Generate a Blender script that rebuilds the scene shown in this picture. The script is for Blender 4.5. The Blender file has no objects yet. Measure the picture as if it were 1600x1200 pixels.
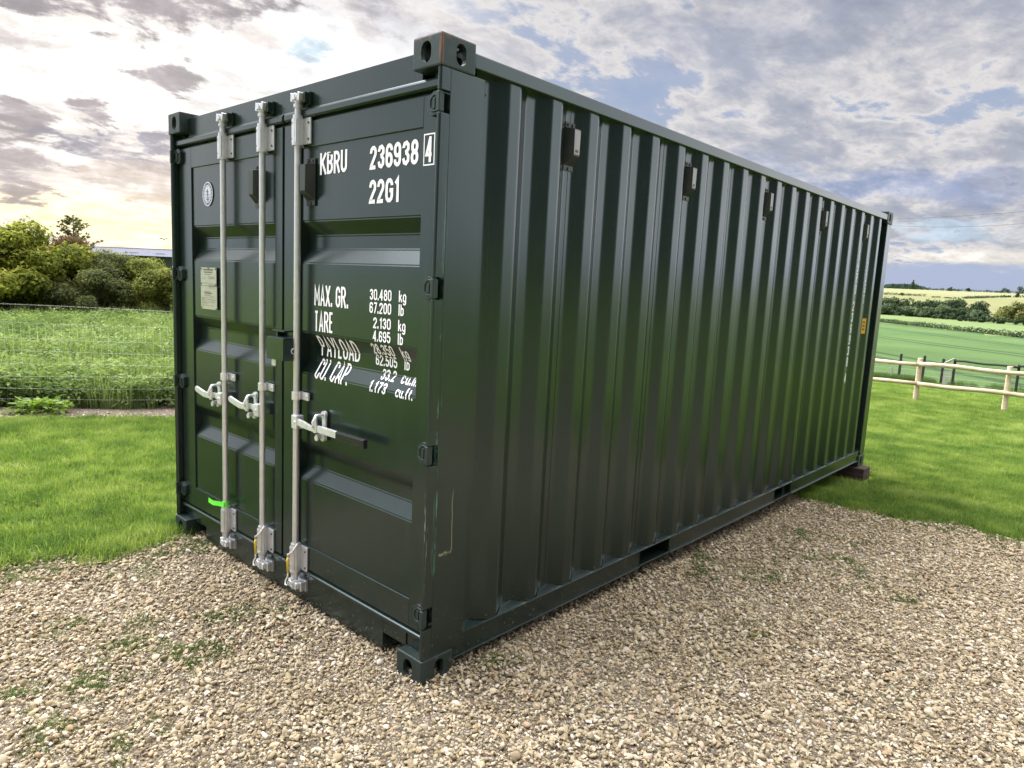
import bpy, bmesh, math, random
import numpy as np
from mathutils import Vector, Matrix, noise as mnoise

R = math.radians
random.seed(7)
rng = np.random.default_rng(11)
sc = bpy.context.scene

# ------------------------------------------------------------------ camera
cam_d = bpy.data.cameras.new('camera')
cam = bpy.data.objects.new('camera', cam_d)
sc.collection.objects.link(cam)
CAM = Vector((4.48057, -1.78928, 1.68048))
_r = Vector((0.73709816, 0.67400741, 0.04899294))
_u = Vector((-0.12962615, 0.06986324, 0.98909867))
_f = Vector((-0.66323703, 0.73541358, -0.13886506))
m = Matrix((( _r.x, _u.x, -_f.x, CAM.x), (_r.y, _u.y, -_f.y, CAM.y), (_r.z, _u.z, -_f.z, CAM.z), (0, 0, 0, 1)))
cam.matrix_world = m
cam_d.sensor_width = 36
cam_d.lens = 1090.55 / 1600 * 36
cam_d.clip_start = 0.05
cam_d.clip_end = 6000
sc.camera = cam

# ------------------------------------------------------------------ light
SUN_AZ, SUN_EL = -69.0, 14.0          # azimuth from +Y towards +X, degrees
sd = Vector((math.sin(R(SUN_AZ)) * math.cos(R(SUN_EL)), math.cos(R(SUN_AZ)) * math.cos(R(SUN_EL)), math.sin(R(SUN_EL))))
sl = bpy.data.lights.new('sun', 'SUN')
sl.energy = 5.0
sl.angle = R(7)
sl.color = (1.0, 0.90, 0.74)
sun = bpy.data.objects.new('sun', sl)
sc.collection.objects.link(sun)
sun.rotation_euler = (-sd).to_track_quat('-Z', 'Y').to_euler()

sc.view_settings.view_transform = 'Standard'
sc.view_settings.look = 'None'
sc.view_settings.exposure = 0.0
sc.view_settings.gamma = 1.0
sc.view_settings.use_curve_mapping = False
sc.cycles.use_denoising = True
sc.cycles.max_bounces = 6
sc.cycles.transparent_max_bounces = 6


class NT:
    """small helper for building node trees"""
    def __init__(self, tree):
        self.t = tree

    def n(self, kind, **kw):
        nd = self.t.nodes.new(kind)
        for k, v in kw.items():
            setattr(nd, k, v)
        return nd

    def l(self, a, b):
        self.t.links.new(a, b)

    def put(self, sock, v):
        if isinstance(v, bpy.types.NodeSocket):
            self.l(v, sock)
        elif v is not None:
            if sock.type == 'RGBA' and len(v) == 3:
                v = (*v, 1)
            sock.default_value = v

    def m(self, op, a, b=None, c=None, clamp=False):
        nd = self.n('ShaderNodeMath', operation=op, use_clamp=clamp)
        self.put(nd.inputs[0], a)
        self.put(nd.inputs[1], b)
        self.put(nd.inputs[2], c)
        return nd.outputs[0]

    def ss(self, v, a, b, lo=0.0, hi=1.0):
        nd = self.n('ShaderNodeMapRange', interpolation_type='SMOOTHSTEP')
        self.put(nd.inputs[0], v)
        nd.inputs[1].default_value = a
        nd.inputs[2].default_value = b
        nd.inputs[3].default_value = lo
        nd.inputs[4].default_value = hi
        return nd.outputs[0]

    def mix(self, f, a, b, mode='MIX'):
        nd = self.n('ShaderNodeMix', data_type='RGBA', blend_type=mode)
        self.put(nd.inputs[0], f)
        self.put(nd.inputs[6], a)
        self.put(nd.inputs[7], b)
        return nd.outputs[2]

    def noise(self, vec, scale, detail=4, rough=0.55, dist=0.0, out=0):
        nd = self.n('ShaderNodeTexNoise')
        if vec is not None:
            self.l(vec, nd.inputs['Vector'])
        nd.inputs['Scale'].default_value = scale
        nd.inputs['Detail'].default_value = detail
        nd.inputs['Roughness'].default_value = rough
        nd.inputs['Distortion'].default_value = dist
        return nd.outputs[out]

    def ramp(self, f, stops):
        nd = self.n('ShaderNodeValToRGB')
        el = nd.color_ramp.elements
        while len(el) < len(stops):
            el.new(0.5)
        for e, (p, c) in zip(el, stops):
            e.position = p
            e.color = (*c, 1) if len(c) == 3 else c
        self.l(f, nd.inputs[0])
        return nd.outputs[0]

    def mapping(self, vec, scale=(1, 1, 1), loc=(0, 0, 0), rot=(0, 0, 0)):
        nd = self.n('ShaderNodeMapping')
        self.l(vec, nd.inputs[0])
        nd.inputs['Location'].default_value = loc
        nd.inputs['Rotation'].default_value = rot
        nd.inputs['Scale'].default_value = scale
        return nd.outputs[0]


# ------------------------------------------------------------------ sky
world = bpy.data.worlds.new('World')
sc.world = world
world.use_nodes = True
wt = world.node_tree
wt.nodes.clear()
W = NT(wt)
tc = W.n('ShaderNodeTexCoord')
D = tc.outputs['Generated']
sep = W.n('ShaderNodeSeparateXYZ')
W.l(D, sep.inputs[0])
dx, dy, dz = sep.outputs
az = W.m('MULTIPLY', W.m('ARCTAN2', dx, dy), 180 / math.pi)
el = W.m('MULTIPLY', W.m('ARCSINE', dz), 180 / math.pi)
# cloud deck coordinates: a flat layer overhead, squeezed towards the horizon
zz = W.m('ADD', W.m('MAXIMUM', dz, 0.0), 0.16)
comb = W.n('ShaderNodeCombineXYZ')
W.put(comb.inputs[0], W.m('DIVIDE', dx, zz))
W.put(comb.inputs[1], W.m('DIVIDE', dy, zz))
deck = comb.outputs[0]
deckr = W.mapping(deck, rot=(0, 0, R(20)), scale=(1.25, 0.8, 1), loc=(3.1, 0.4, 0))
n_big = W.noise(deckr, 1.15, 8, 0.60, 0.35)
n_mid = W.noise(W.mapping(deckr, loc=(5, 2, 1)), 3.8, 8, 0.62, 0.3)
n_fine = W.noise(W.mapping(deckr, loc=(1, 7, 3)), 8.0, 6, 0.6, 0.2)
dens = W.m('ADD', W.m('ADD', W.m('MULTIPLY', n_big, 0.40), W.m('MULTIPLY', n_mid, 0.42)), W.m('MULTIPLY', n_fine, 0.18))
# nishita sky behind the clouds
sky = W.n('ShaderNodeTexSky', sky_type='NISHITA', sun_disc=False)
sky.sun_elevation = R(SUN_EL)
sky.sun_rotation = R(SUN_AZ)
sky.altitude = 100
sky_c = W.mix(1.0, sky.outputs[0], (0.10, 0.10, 0.10), 'MULTIPLY')
blue = W.mix(0.6, sky_c, (0.22, 0.36, 0.66))
# deck away from the sun: lilac grey with cream edges, blue gaps
rightc = W.ramp(dens, [(0.36, (0.38, 0.46, 0.64)), (0.43, (0.44, 0.50, 0.64)), (0.47, (0.86, 0.81, 0.78)), (0.505, (0.67, 0.65, 0.665)), (0.55, (0.48, 0.49, 0.55)), (0.65, (0.33, 0.35, 0.44))])
# towards the sun: white and cream glow with warm grey cloud
sdn = W.n('ShaderNodeVectorMath', operation='DOT_PRODUCT')
W.l(D, sdn.inputs[0])
gl = Vector((math.sin(R(-74)) * math.cos(R(9)), math.cos(R(-74)) * math.cos(R(9)), math.sin(R(9))))
sdn.inputs[1].default_value = gl
dotp = sdn.outputs['Value']
leftc = W.ramp(dens, [(0.36, (1.0, 1.0, 1.02)), (0.46, (1.12, 1.06, 0.99)), (0.52, (0.88, 0.81, 0.77)), (0.62, (0.48, 0.44, 0.46))])
sunf = W.ss(dotp, 0.83, 0.965)
col = W.mix(sunf, rightc, leftc)
# separate cloud banks that can be told apart in the view
wob = W.noise(W.mapping(deckr, loc=(9, 1, 2)), 5.5, 8, 0.62, 0.4)
wobD = W.noise(W.mapping(D, scale=(1, 1, 2.2), loc=(2, 5, 1)), 11.0, 9, 0.64, 0.5)
wobE = W.noise(W.mapping(D, scale=(1, 1, 1.8), loc=(7, 1, 3)), 30.0, 7, 0.65, 0.4)
wob2 = W.noise(W.mapping(deckr, loc=(2, 8, 5)), 2.2, 4, 0.55, 0.2)


def bank(col, a, e, wa, we, c, amp=2.6, soft=0.9, strength=1.0, tilt=0.0):
    da = W.m('SUBTRACT', az, a)
    de = W.m('SUBTRACT', W.m('SUBTRACT', el, e), W.m('MULTIPLY', da, tilt))
    q = W.m('ADD', W.m('POWER', W.m('ABSOLUTE', W.m('DIVIDE', da, wa)), 2.0), W.m('POWER', W.m('ABSOLUTE', W.m('DIVIDE', de, we)), 2.0))
    q = W.m('ADD', q, W.m('MULTIPLY', W.m('SUBTRACT', wob, 0.5), amp * 2.2))
    q = W.m('ADD', q, W.m('MULTIPLY', W.m('SUBTRACT', wob2, 0.5), amp))
    q = W.m('ADD', q, W.m('MULTIPLY', W.m('SUBTRACT', wobD, 0.5), amp * 2.4))
    q = W.m('ADD', q, W.m('MULTIPLY', W.m('SUBTRACT', wobE, 0.5), amp * .8))
    mk = W.ss(q, 1.0 + soft * .5, 1.0 - soft * .8, 0.0, strength)
    shade = W.mix(W.ss(W.m('ADD', W.m('MULTIPLY', wobD, .6), W.m('MULTIPLY', wob, .4)), 0.60, 0.38), tuple(v * 1.40 for v in c), tuple(v * 0.80 for v in c))
    return W.mix(mk, col, shade)


# bright openings first
col = bank(col, -72.0, 12.0, 13, 3.4, (1.25, 1.22, 1.16), strength=.95, soft=1.6)
col = bank(col, -56.0, 13.5, 9, 7.0, (1.05, 1.04, 1.04), strength=.9, soft=1.8)
col = bank(col, -74.5, 4.0, 10, 1.3, (1.30, 1.12, 0.76), strength=.95, amp=1.4)
col = bank(col, -70.0, 2.4, 7, 0.9, (1.35, 1.14, 0.74), strength=.95, amp=1.0)
# dark banks on the sun side
col = bank(col, -70.5, 17.6, 8.5, 1.8, (0.40, 0.36, 0.38), tilt=0.1)
col = bank(col, -68.7, 13.2, 2.3, 1.2, (0.42, 0.39, 0.42))
col = bank(col, -73.0, 10.1, 1.6, 1.0, (0.36, 0.33, 0.36))
col = bank(col, -77.0, 9.6, 2.1, 0.8, (0.38, 0.34, 0.37))
col = bank(col, -77.5, 6.2, 2.8, 1.9, (0.44, 0.40, 0.42))
col = bank(col, -70.3, 8.2, 4.2, 1.3, (0.33, 0.33, 0.42))
col = bank(col, -69.5, 5.9, 4.5, 1.5, (0.60, 0.53, 0.50), strength=.85)
# blue openings
col = bank(col, -58.8, 16.4, 1.7, 0.8, (0.62, 0.80, 0.92), strength=.8, amp=3.4, soft=1.4)
col = bank(col, -26.0, 9.3, 10, 1.4, (0.36, 0.44, 0.66), strength=.45, tilt=-0.12, soft=1.6)
col = bank(col, -12.5, 8.0, 7, 1.3, (0.30, 0.37, 0.60), strength=.6, soft=1.6)
col = bank(col, -26.0, 17.8, 7, 3.0, (0.40, 0.42, 0.52), strength=.4, soft=1.8)
col = bank(col, -11.2, 5.3, 3.4, 0.8, (0.58, 0.74, 0.88), strength=.75, soft=1.4)
col = bank(col, -9.8, 3.5, 5.5, 0.45, (0.98, 0.92, 0.82), strength=.85, amp=1.3)
# lilac band lying on the far horizon, away from the sun
low = W.m('MULTIPLY', W.ss(W.m('ADD', el, W.m('MULTIPLY', W.m('SUBTRACT', wob2, .5), 2.0)), 3.1, 2.5), W.ss(dotp, 0.93, 0.75))
col = W.mix(low, col, (0.46, 0.53, 0.72))
# sky above the view is boosted to light the ground and the door bands
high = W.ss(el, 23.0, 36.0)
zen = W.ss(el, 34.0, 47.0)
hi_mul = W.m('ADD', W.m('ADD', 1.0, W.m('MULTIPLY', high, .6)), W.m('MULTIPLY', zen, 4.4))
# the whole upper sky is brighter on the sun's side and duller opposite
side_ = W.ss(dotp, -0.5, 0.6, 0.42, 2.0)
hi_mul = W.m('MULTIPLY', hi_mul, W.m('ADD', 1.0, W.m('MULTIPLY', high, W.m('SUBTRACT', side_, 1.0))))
# unseen low sky, shaped for the paint reflections: darkened east, brightened north and south-west
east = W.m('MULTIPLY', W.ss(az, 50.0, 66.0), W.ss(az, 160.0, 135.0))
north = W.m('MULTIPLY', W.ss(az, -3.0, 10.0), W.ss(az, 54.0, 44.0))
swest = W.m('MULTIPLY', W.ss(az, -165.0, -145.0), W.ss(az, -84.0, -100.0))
swhi = W.m('MULTIPLY', W.m('MULTIPLY', W.ss(az, -165.0, -145.0), W.ss(az, -80.0, -98.0)), W.m('MULTIPLY', W.ss(el, 33.0, 42.0), W.ss(el, 78.0, 68.0)))  # unseen bright patch added high up for the doors to reflect
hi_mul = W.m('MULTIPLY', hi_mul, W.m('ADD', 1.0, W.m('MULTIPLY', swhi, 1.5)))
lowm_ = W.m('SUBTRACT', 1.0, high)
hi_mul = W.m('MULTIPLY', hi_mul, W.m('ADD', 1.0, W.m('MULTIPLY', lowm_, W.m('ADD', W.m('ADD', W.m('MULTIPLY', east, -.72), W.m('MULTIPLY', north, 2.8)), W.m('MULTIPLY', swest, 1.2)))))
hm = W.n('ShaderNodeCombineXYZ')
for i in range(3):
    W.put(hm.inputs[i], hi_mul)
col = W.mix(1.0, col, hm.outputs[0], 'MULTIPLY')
col = W.mix(0.12, col, blue)
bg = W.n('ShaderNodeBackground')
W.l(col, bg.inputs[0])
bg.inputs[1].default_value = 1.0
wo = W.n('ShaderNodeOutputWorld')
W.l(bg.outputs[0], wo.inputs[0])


# ------------------------------------------------------------------ mesh helpers
def tag(o, label=None, cat=None, group=None, kind=None):
    if label: o['label'] = label
    if cat: o['category'] = cat
    if group: o['group'] = group
    if kind: o['kind'] = kind
    return o


def empty(name, loc=(0, 0, 0), rz=0.0, parent=None):
    o = bpy.data.objects.new(name, None)
    sc.collection.objects.link(o)
    o.location = loc
    o.rotation_euler = (0, 0, rz)
    o.empty_display_size = .1
    if parent: o.parent = parent
    return o


def link(name, me, mat, parent=None, loc=(0, 0, 0)):
    o = bpy.data.objects.new(name, me)
    sc.collection.objects.link(o)
    o.location = loc
    if parent: o.parent = parent
    if mat is not None and not me.materials:
        for mm in (mat if isinstance(mat, (list, tuple)) else [mat]):
            me.materials.append(mm)
    return o


class MB:
    def __init__(self):
        self.b = bmesh.new()

    def _add(self, verts, faces, mi=0, smooth=False):
        vs = [self.b.verts.new(v) for v in verts]
        for f in faces:
            try:
                fc = self.b.faces.new([vs[i] for i in f])
                fc.material_index = mi
                fc.smooth = smooth
            except ValueError:
                pass

    def box(self, x0, x1, y0, y1, z0, z1, mi=0, bev=0.0, M=None):
        if bev <= 0:
            v = [(x, y, z) for x in (x0, x1) for y in (y0, y1) for z in (z0, z1)]
            f = [(0, 1, 3, 2), (4, 6, 7, 5), (0, 4, 5, 1), (2, 3, 7, 6), (0, 2, 6, 4), (1, 5, 7, 3)]
            if M: v = [M @ Vector(p) for p in v]
            self._add(v, f, mi)
            return self
        t = bmesh.new()
        bmesh.ops.create_cube(t, size=1)
        for v in t.verts:
            v.co = Vector(((v.co.x + .5) * (x1 - x0) + x0, (v.co.y + .5) * (y1 - y0) + y0, (v.co.z + .5) * (z1 - z0) + z0))
        bmesh.ops.bevel(t, geom=t.edges[:], offset=bev, segments=2, affect='EDGES', profile=0.6)
        self.merge(t, mi, M)
        return self

    def merge(self, t, mi=0, M=None, smooth=False):
        t.verts.ensure_lookup_table()
        mp = {}
        for v in t.verts:
            mp[v] = self.b.verts.new(M @ v.co if M else v.co)
        for f in t.faces:
            fc = self.b.faces.new([mp[v] for v in f.verts])
            fc.material_index = mi
            fc.smooth = smooth or f.smooth
        t.free()

    def tube(self, p0, p1, r, seg=14, r1=None, mi=0, cap=True):
        p0, p1 = Vector(p0), Vector(p1)
        r1 = r if r1 is None else r1
        d = (p1 - p0).normalized()
        a = d.orthogonal().normalized()
        b_ = d.cross(a)
        vs = []
        for p, rr in ((p0, r), (p1, r1)):
            for i in range(seg):
                t = 2 * math.pi * i / seg
                vs.append(p + a * rr * math.cos(t) + b_ * rr * math.sin(t))
        bv = [self.b.verts.new(v) for v in vs]
        for i in range(seg):
            j = (i + 1) % seg
            f = self.b.faces.new((bv[i], bv[j], bv[seg + j], bv[seg + i]))
            f.smooth = True
            f.material_index = mi
        if cap:
            cv = [self.b.verts.new(v) for v in vs]
            f = self.b.faces.new(cv[:seg][::-1]); f.material_index = mi
            f = self.b.faces.new(cv[seg:]); f.material_index = mi
        return self

    def path(self, pts, r, seg=8, mi=0, rs=None):
        pts = [Vector(p) for p in pts]
        rings = []
        pa = None
        for i, p in enumerate(pts):
            d = (pts[min(i + 1, len(pts) - 1)] - pts[max(i - 1, 0)]).normalized()
            if pa is None:
                a = d.orthogonal().normalized()
            else:
                a = (pa - d * pa.dot(d)).normalized()
            pa = a
            b_ = d.cross(a)
            rr = rs[i] if rs else r
            rings.append([self.b.verts.new(p + a * rr * math.cos(2 * math.pi * k / seg) + b_ * rr * math.sin(2 * math.pi * k / seg)) for k in range(seg)])
        for A, B in zip(rings, rings[1:]):
            for k in range(seg):
                f = self.b.faces.new((A[k], A[(k + 1) % seg], B[(k + 1) % seg], B[k]))
                f.smooth = True
                f.material_index = mi
        self.b.faces.new(rings[0][::-1]).material_index = mi
        self.b.faces.new(rings[-1]).material_index = mi
        return self

    def prism(self, poly, axis, a, b, mi=0, smooth=False):
        """poly: list of 2-D points in the two other axes (in x,y,z order)"""
        def P(p, t):
            if axis == 'x': return (t, p[0], p[1])
            if axis == 'y': return (p[0], t, p[1])
            return (p[0], p[1], t)
        n = len(poly)
        A = [self.b.verts.new(P(p, a)) for p in poly]
        B = [self.b.verts.new(P(p, b)) for p in poly]
        for i in range(n):
            j = (i + 1) % n
            f = self.b.faces.new((A[i], A[j], B[j], B[i]))
            f.material_index = mi
            f.smooth = smooth
        self.b.faces.new(A[::-1]).material_index = mi
        self.b.faces.new(B).material_index = mi
        return self

    def mesh(self, name):
        bmesh.ops.recalc_face_normals(self.b, faces=self.b.faces[:])
        me = bpy.data.meshes.new(name)
        self.b.to_mesh(me)
        self.b.free()
        return me

    def build(self, name, mat, parent=None, loc=(0, 0, 0), bevel=0.0, seg=2):
        o = link(name, self.mesh(name), mat, parent, loc)
        if bevel:
            md = o.modifiers.new('bevel', 'BEVEL')
            md.width = bevel
            md.segments = seg
            md.limit_method = 'ANGLE'
            md.angle_limit = R(40)
            md.harden_normals = False
        return o


def np_mesh(name, verts, faces):
    """verts (N,3), faces (M,k)"""
    me = bpy.data.meshes.new(name)
    k = faces.shape[1]
    me.vertices.add(len(verts))
    me.vertices.foreach_set('co', np.ascontiguousarray(verts, dtype=np.float32).ravel())
    me.loops.add(faces.size)
    me.loops.foreach_set('vertex_index', np.ascontiguousarray(faces, dtype=np.int32).ravel())
    me.polygons.add(len(faces))
    me.polygons.foreach_set('loop_start', np.arange(0, faces.size, k, dtype=np.int32))
    me.polygons.foreach_set('loop_total', np.full(len(faces), k, dtype=np.int32))
    me.update(calc_edges=True)
    return me


# ------------------------------------------------------------------ materials
def new_mat(name):
    mt = bpy.data.materials.new(name)
    mt.use_nodes = True
    mt.node_tree.nodes.clear()
    N = NT(mt.node_tree)
    bs = N.n('ShaderNodeBsdfPrincipled')
    out = N.n('ShaderNodeOutputMaterial')
    N.l(bs.outputs[0], out.inputs[0])
    return mt, N, bs, out


def bump(N, bs, h, strength=.3, dist=.002):
    b = N.n('ShaderNodeBump')
    b.inputs['Strength'].default_value = strength
    b.inputs['Distance'].default_value = dist
    N.l(h, b.inputs['Height'])
    N.l(b.outputs[0], bs.inputs['Normal'])


def plain(name, c, rough=.5, metal=0.0, var=.12, vs=12.0, bmp=0.0, spec=None):
    mt, N, bs, out = new_mat(name)
    g = N.n('ShaderNodeTexCoord').outputs['Object']
    n = N.noise(g, vs, 5, .6)
    cc = N.mix(N.ss(n, .3, .7), tuple(v * (1 - var) for v in c), tuple(min(1, v * (1 + var)) for v in c))
    N.l(cc, bs.inputs['Base Color'])
    bs.inputs['Metallic'].default_value = metal
    N.put(bs.inputs['Roughness'], N.ss(n, .2, .8, max(.02, rough - .07), rough + .07))
    if spec is not None: bs.inputs['Specular IOR Level'].default_value = spec
    if bmp: bump(N, bs, N.noise(g, vs * 8, 4, .6), .4, bmp)
    return mt


def paint(name, scratch=False, rust=False, wear=0.0):
    mt, N, bs, out = new_mat(name)
    g = N.n('ShaderNodeNewGeometry').outputs['Position']
    n1 = N.noise(g, 1.7, 5, .6)
    n2 = N.noise(g, 38, 4, .6)
    c = N.mix(N.ss(n1, .3, .7), (0.0082, 0.0155, 0.0125), (0.0108, 0.0192, 0.0156))
    # faint dust running down the metal
    st = N.noise(N.mapping(g, scale=(14, 14, .7)), 1.0, 5, .65)
    c = N.mix(N.ss(st, .50, .82, 0, .22), c, (0.05, 0.058, 0.048))
    sc2 = N.noise(N.mapping(g, scale=(9, 9, 40), rot=(.4, .3, 0)), 1.0, 6, .75)
    c = N.mix(N.m('MULTIPLY', N.ss(sc2, .72, .77), .2), c, (0.10, 0.115, 0.10))
    # mud specks low down
    sp = N.n('ShaderNodeSeparateXYZ'); N.l(g, sp.inputs[0])
    px, py, pz = sp.outputs
    lowm = N.ss(pz, .45, .0)
    c = N.mix(N.m('MULTIPLY', N.ss(pz, .16, .0), N.ss(n1, .40, .75, .0, .22)), c, (0.10, 0.09, 0.07))
    spk = N.ss(N.noise(g, 70, 3, .5), .66, .72)
    c = N.mix(N.m('MULTIPLY', N.m('MULTIPLY', lowm, spk), .8), c, (0.18, 0.155, 0.11))
    rg = N.ss(n1, .3, .7, .20, .25)
    if scratch:
        # scraped primer lines on the front of the corner post
        s1 = N.noise(N.mapping(g, scale=(60, 95, 1.5), loc=(3, 0, 1)), 1.0, 6, .7)
        s2 = N.noise(N.mapping(g, scale=(30, 40, .8), loc=(1, 5, 3)), 1.0, 4, .65)
        line = N.ss(s1, .50, .58)
        blot = N.ss(N.noise(N.mapping(g, scale=(8, 8, 3.2), loc=(1, 5, 3)), 1.0, 5, .7), .46, .56)
        band = N.m('MULTIPLY', N.ss(py, .028, .045), N.ss(py, .078, .055))
        vert = N.m('MULTIPLY', N.ss(pz, .25, .45), N.ss(pz, 2.25, 1.95))
        vsoft = N.ss(pz, 1.9, .7, .5, 1.0)
        mk = N.m('MULTIPLY', N.m('MULTIPLY', band, vert), N.m('MULTIPLY', N.m('MULTIPLY', line, blot), vsoft))
        c = N.mix(N.m('MULTIPLY', mk, .9), c, (0.10, 0.25, 0.19))
        s3 = N.noise(N.mapping(g, scale=(90, 140, 4.0), loc=(7, 2, 1)), 1.0, 6, .75)
        ex = N.m('MULTIPLY', N.m('MULTIPLY', N.ss(py, .022, .008), N.ss(s3, .60, .66)), N.m('MULTIPLY', N.ss(pz, .35, .5), N.ss(pz, .98, .85)))
        c = N.mix(ex, c, (0.30, 0.36, 0.31))
        # one long hooked scratch low on the post side
        wv = N.noise(N.mapping(g, scale=(1, 1, 6)), 1.0, 3, .5)
        ln = N.m('ABSOLUTE', N.m('SUBTRACT', N.m('SUBTRACT', py, .148), N.m('MULTIPLY', N.m('SUBTRACT', wv, .5), .03)))
        hk = N.m('MULTIPLY', N.ss(ln, .0022, .0008), N.m('MULTIPLY', N.ss(pz, .56, .565), N.ss(pz, .85, .80)))
        ln2 = N.m('ABSOLUTE', N.m('SUBTRACT', N.m('SUBTRACT', pz, .562), N.m('MULTIPLY', N.m('SUBTRACT', n2, .5), .03)))
        hk2 = N.m('MULTIPLY', N.ss(ln2, .009, .002), N.m('MULTIPLY', N.ss(py, .075, .085), N.ss(py, .150, .146)))
        hk2 = N.m('MULTIPLY', hk2, N.ss(N.noise(g, 160, 3, .6), .45, .55))
        c = N.mix(N.m('MULTIPLY', N.m('MAXIMUM', hk, hk2), .75), c, (0.33, 0.30, 0.20))
    if rust:
        r1 = N.noise(g, 26, 6, .7)
        r2 = N.noise(N.mapping(g, scale=(50, 50, 9)), 1.0, 5, .7)
        c = N.mix(N.ss(r1, .52, .72, 0, .40 * wear), c, (0.085, 0.095, 0.06))
        c = N.mix(N.ss(r2, .66, .74, 0, .6 * wear), c, (0.11, 0.035, 0.018))
        ex_ = N.m('ABSOLUTE', N.m('SUBTRACT', px, 2.438))
        de_ = N.m('ADD', ex_, N.m('ABSOLUTE', py))
        edge = N.m('MULTIPLY', N.ss(de_, .016, .006), N.ss(pz, 2.45, 2.5))
        topr = N.m('MULTIPLY', N.ss(pz, 2.565, 2.585), N.ss(r1, .45, .6))
        c = N.mix(N.m('MULTIPLY', N.m('MAXIMUM', N.m('MULTIPLY', edge, N.ss(r2, .4, .6)), N.m('MULTIPLY', topr, .6)), .85 * wear), c, (0.20, 0.075, 0.04))
        rg = N.ss(r1, .3, .8, .42, .7)
    N.l(c, bs.inputs['Base Color'])
    N.put(bs.inputs['Roughness'], rg)
    bs.inputs['Specular IOR Level'].default_value = .64
    bs.inputs['Specular Tint'].default_value = (.80, 1.0, 1.0, 1)
    bs.inputs['Coat Weight'].default_value = .0
    wv = N.noise(g, 2.2, 1, .4)
    hh = wv
    bump(N, bs, hh, .45, .009)
    return mt


PAINT = paint('green_paint')
PAINT_S = paint('green_paint_scraped', scratch=True)
PAINT_R = paint('green_paint_worn', rust=True, wear=1.0)
PAINT_R2 = paint('green_paint_lightly_worn', rust=True, wear=.25)
RUBBER = plain('black_rubber', (.012, .013, .015), .6, var=.2)
DARK = plain('dark_gap', (.006, .007, .008), .8)
GALV = plain('galvanised_steel', (.62, .635, .65), .34, .65, var=.06, vs=30)
GALV2 = plain('bright_galvanised_steel', (.74, .75, .76), .33, .55, var=.08, vs=60)
WHITE = plain('white_lettering', (.88, .89, .90), .45, var=.05)
GRIP = plain('black_grip', (.015, .015, .018), .28)
VENTM = plain('vent_plastic', (.022, .028, .026), .42, var=.15)
VENTL = plain('vent_label', (.32, .32, .36), .5)
PLATE = plain('aluminium_plate', (.42, .43, .33), .45, .35, var=.08)
INK = plain('plate_ink', (.05, .05, .05), .5)
BLUEINK = plain('emblem_blue', (.07, .09, .20), .5)
EMBW = plain('emblem_white', (.60, .62, .68), .5)
YELLOW = plain('yellow_sticker', (.80, .42, .03), .45, var=.08)
LIME = plain('lime_tag', (.16, .85, .07), .45, var=.1)
YSEAL = plain('yellow_cable', (.75, .55, .06), .45)
WSEAL = plain('clear_white_cable', (.62, .62, .58), .35)


# ------------------------------------------------------------------ the container
def rp(x, z, y0=.03, y1=.045):
    """same sight line, from a depth measured at y0 to the real depth y1"""
    k = (y1 - CAM.y) / (y0 - CAM.y)
    return CAM.x + (x - CAM.x) * k, CAM.z + (z - CAM.z) * k


W_, L_, H_ = 2.438, 6.058, 2.591
CONT = empty('shipping_container')
tag(CONT, 'dark green twenty foot steel shipping container with double doors and white lettering, standing on gravel', 'shipping container')


def stadium(cx, cy, w, h, n=8):
    r = w / 2
    pts = []
    for i in range(n + 1):
        t = math.pi * i / n
        pts.append((cx + r * math.cos(t), cy + h / 2 - r + r * math.sin(t)))
    for i in range(n + 1):
        t = math.pi + math.pi * i / n
        pts.append((cx + r * math.cos(t), cy - h / 2 + r + r * math.sin(t)))
    return pts


def casting_mesh(sx, sy, top):
    """hollow corner casting with its holes; origin in the outer corner"""
    a = MB()
    a.box(0, .162, 0, .178, 0, .118, bev=.007)
    ob = link('tmp', a.mesh('tmp'), None)
    cut = MB()
    cut.box(.020, .150, .020, .160, .018, .100)
    cut.prism(stadium(.086, .058, .058, .079), 'y', -.02, .05)
    cut.prism(stadium(.101, .058, .051, .079), 'x', -.02, .05)
    cut.prism(stadium(.086, .095, .064, .12), 'z', .06, .14)
    oc = link('tmp2', cut.mesh('tmp2'), None)
    oc.hide_render = True
    # join overlapping cutters first
    md = ob.modifiers.new('b', 'BOOLEAN')
    md.operation = 'DIFFERENCE'
    md.object = oc
    md.solver = 'EXACT'
    md.use_self = True
    dg = bpy.context.evaluated_depsgraph_get()
    dg.update()
    me = bpy.data.meshes.new_from_object(ob.evaluated_get(dg))
    bpy.data.objects.remove(ob)
    bpy.data.objects.remove(oc)
    me.name = 'corner_casting'
    return me


base = casting_mesh(1, 1, 1)
for top in (1, 0):
    for sx in (1, 0):
        for sy in (0, 1):
            me = base.copy()
            for v in me.vertices:
                x, y, z = v.co
                v.co.x = W_ - x if sx else x
                v.co.y = L_ - y if sy else y
                v.co.z = H_ - .118 + z if top else .118 - z
            if (sx + sy + (0 if top else 1)) % 2:
                me.flip_normals()
            worn = sx and not sy
            link('corner_casting', me, PAINT_R if worn and top else PAINT_R2, CONT)

# corner posts ------------------------------------------------------
SLOTS = [(2.308, 2.390), (1.612, 1.700), (.950, 1.035), (.252, .345)]


def post_corner():
    # rounded front lip of the right-hand door post, seen from above
    p = [(2.409, .0555), (2.409, .026)]
    for i in range(7):
        t = math.pi - i * (math.pi / 2) / 6
        p.append((2.424 + .015 * math.cos(t), .020 - .015 * math.sin(t)))
    p += [(2.430, .0065), (2.434, .012), (2.434, .0555)]
    return p


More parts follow.
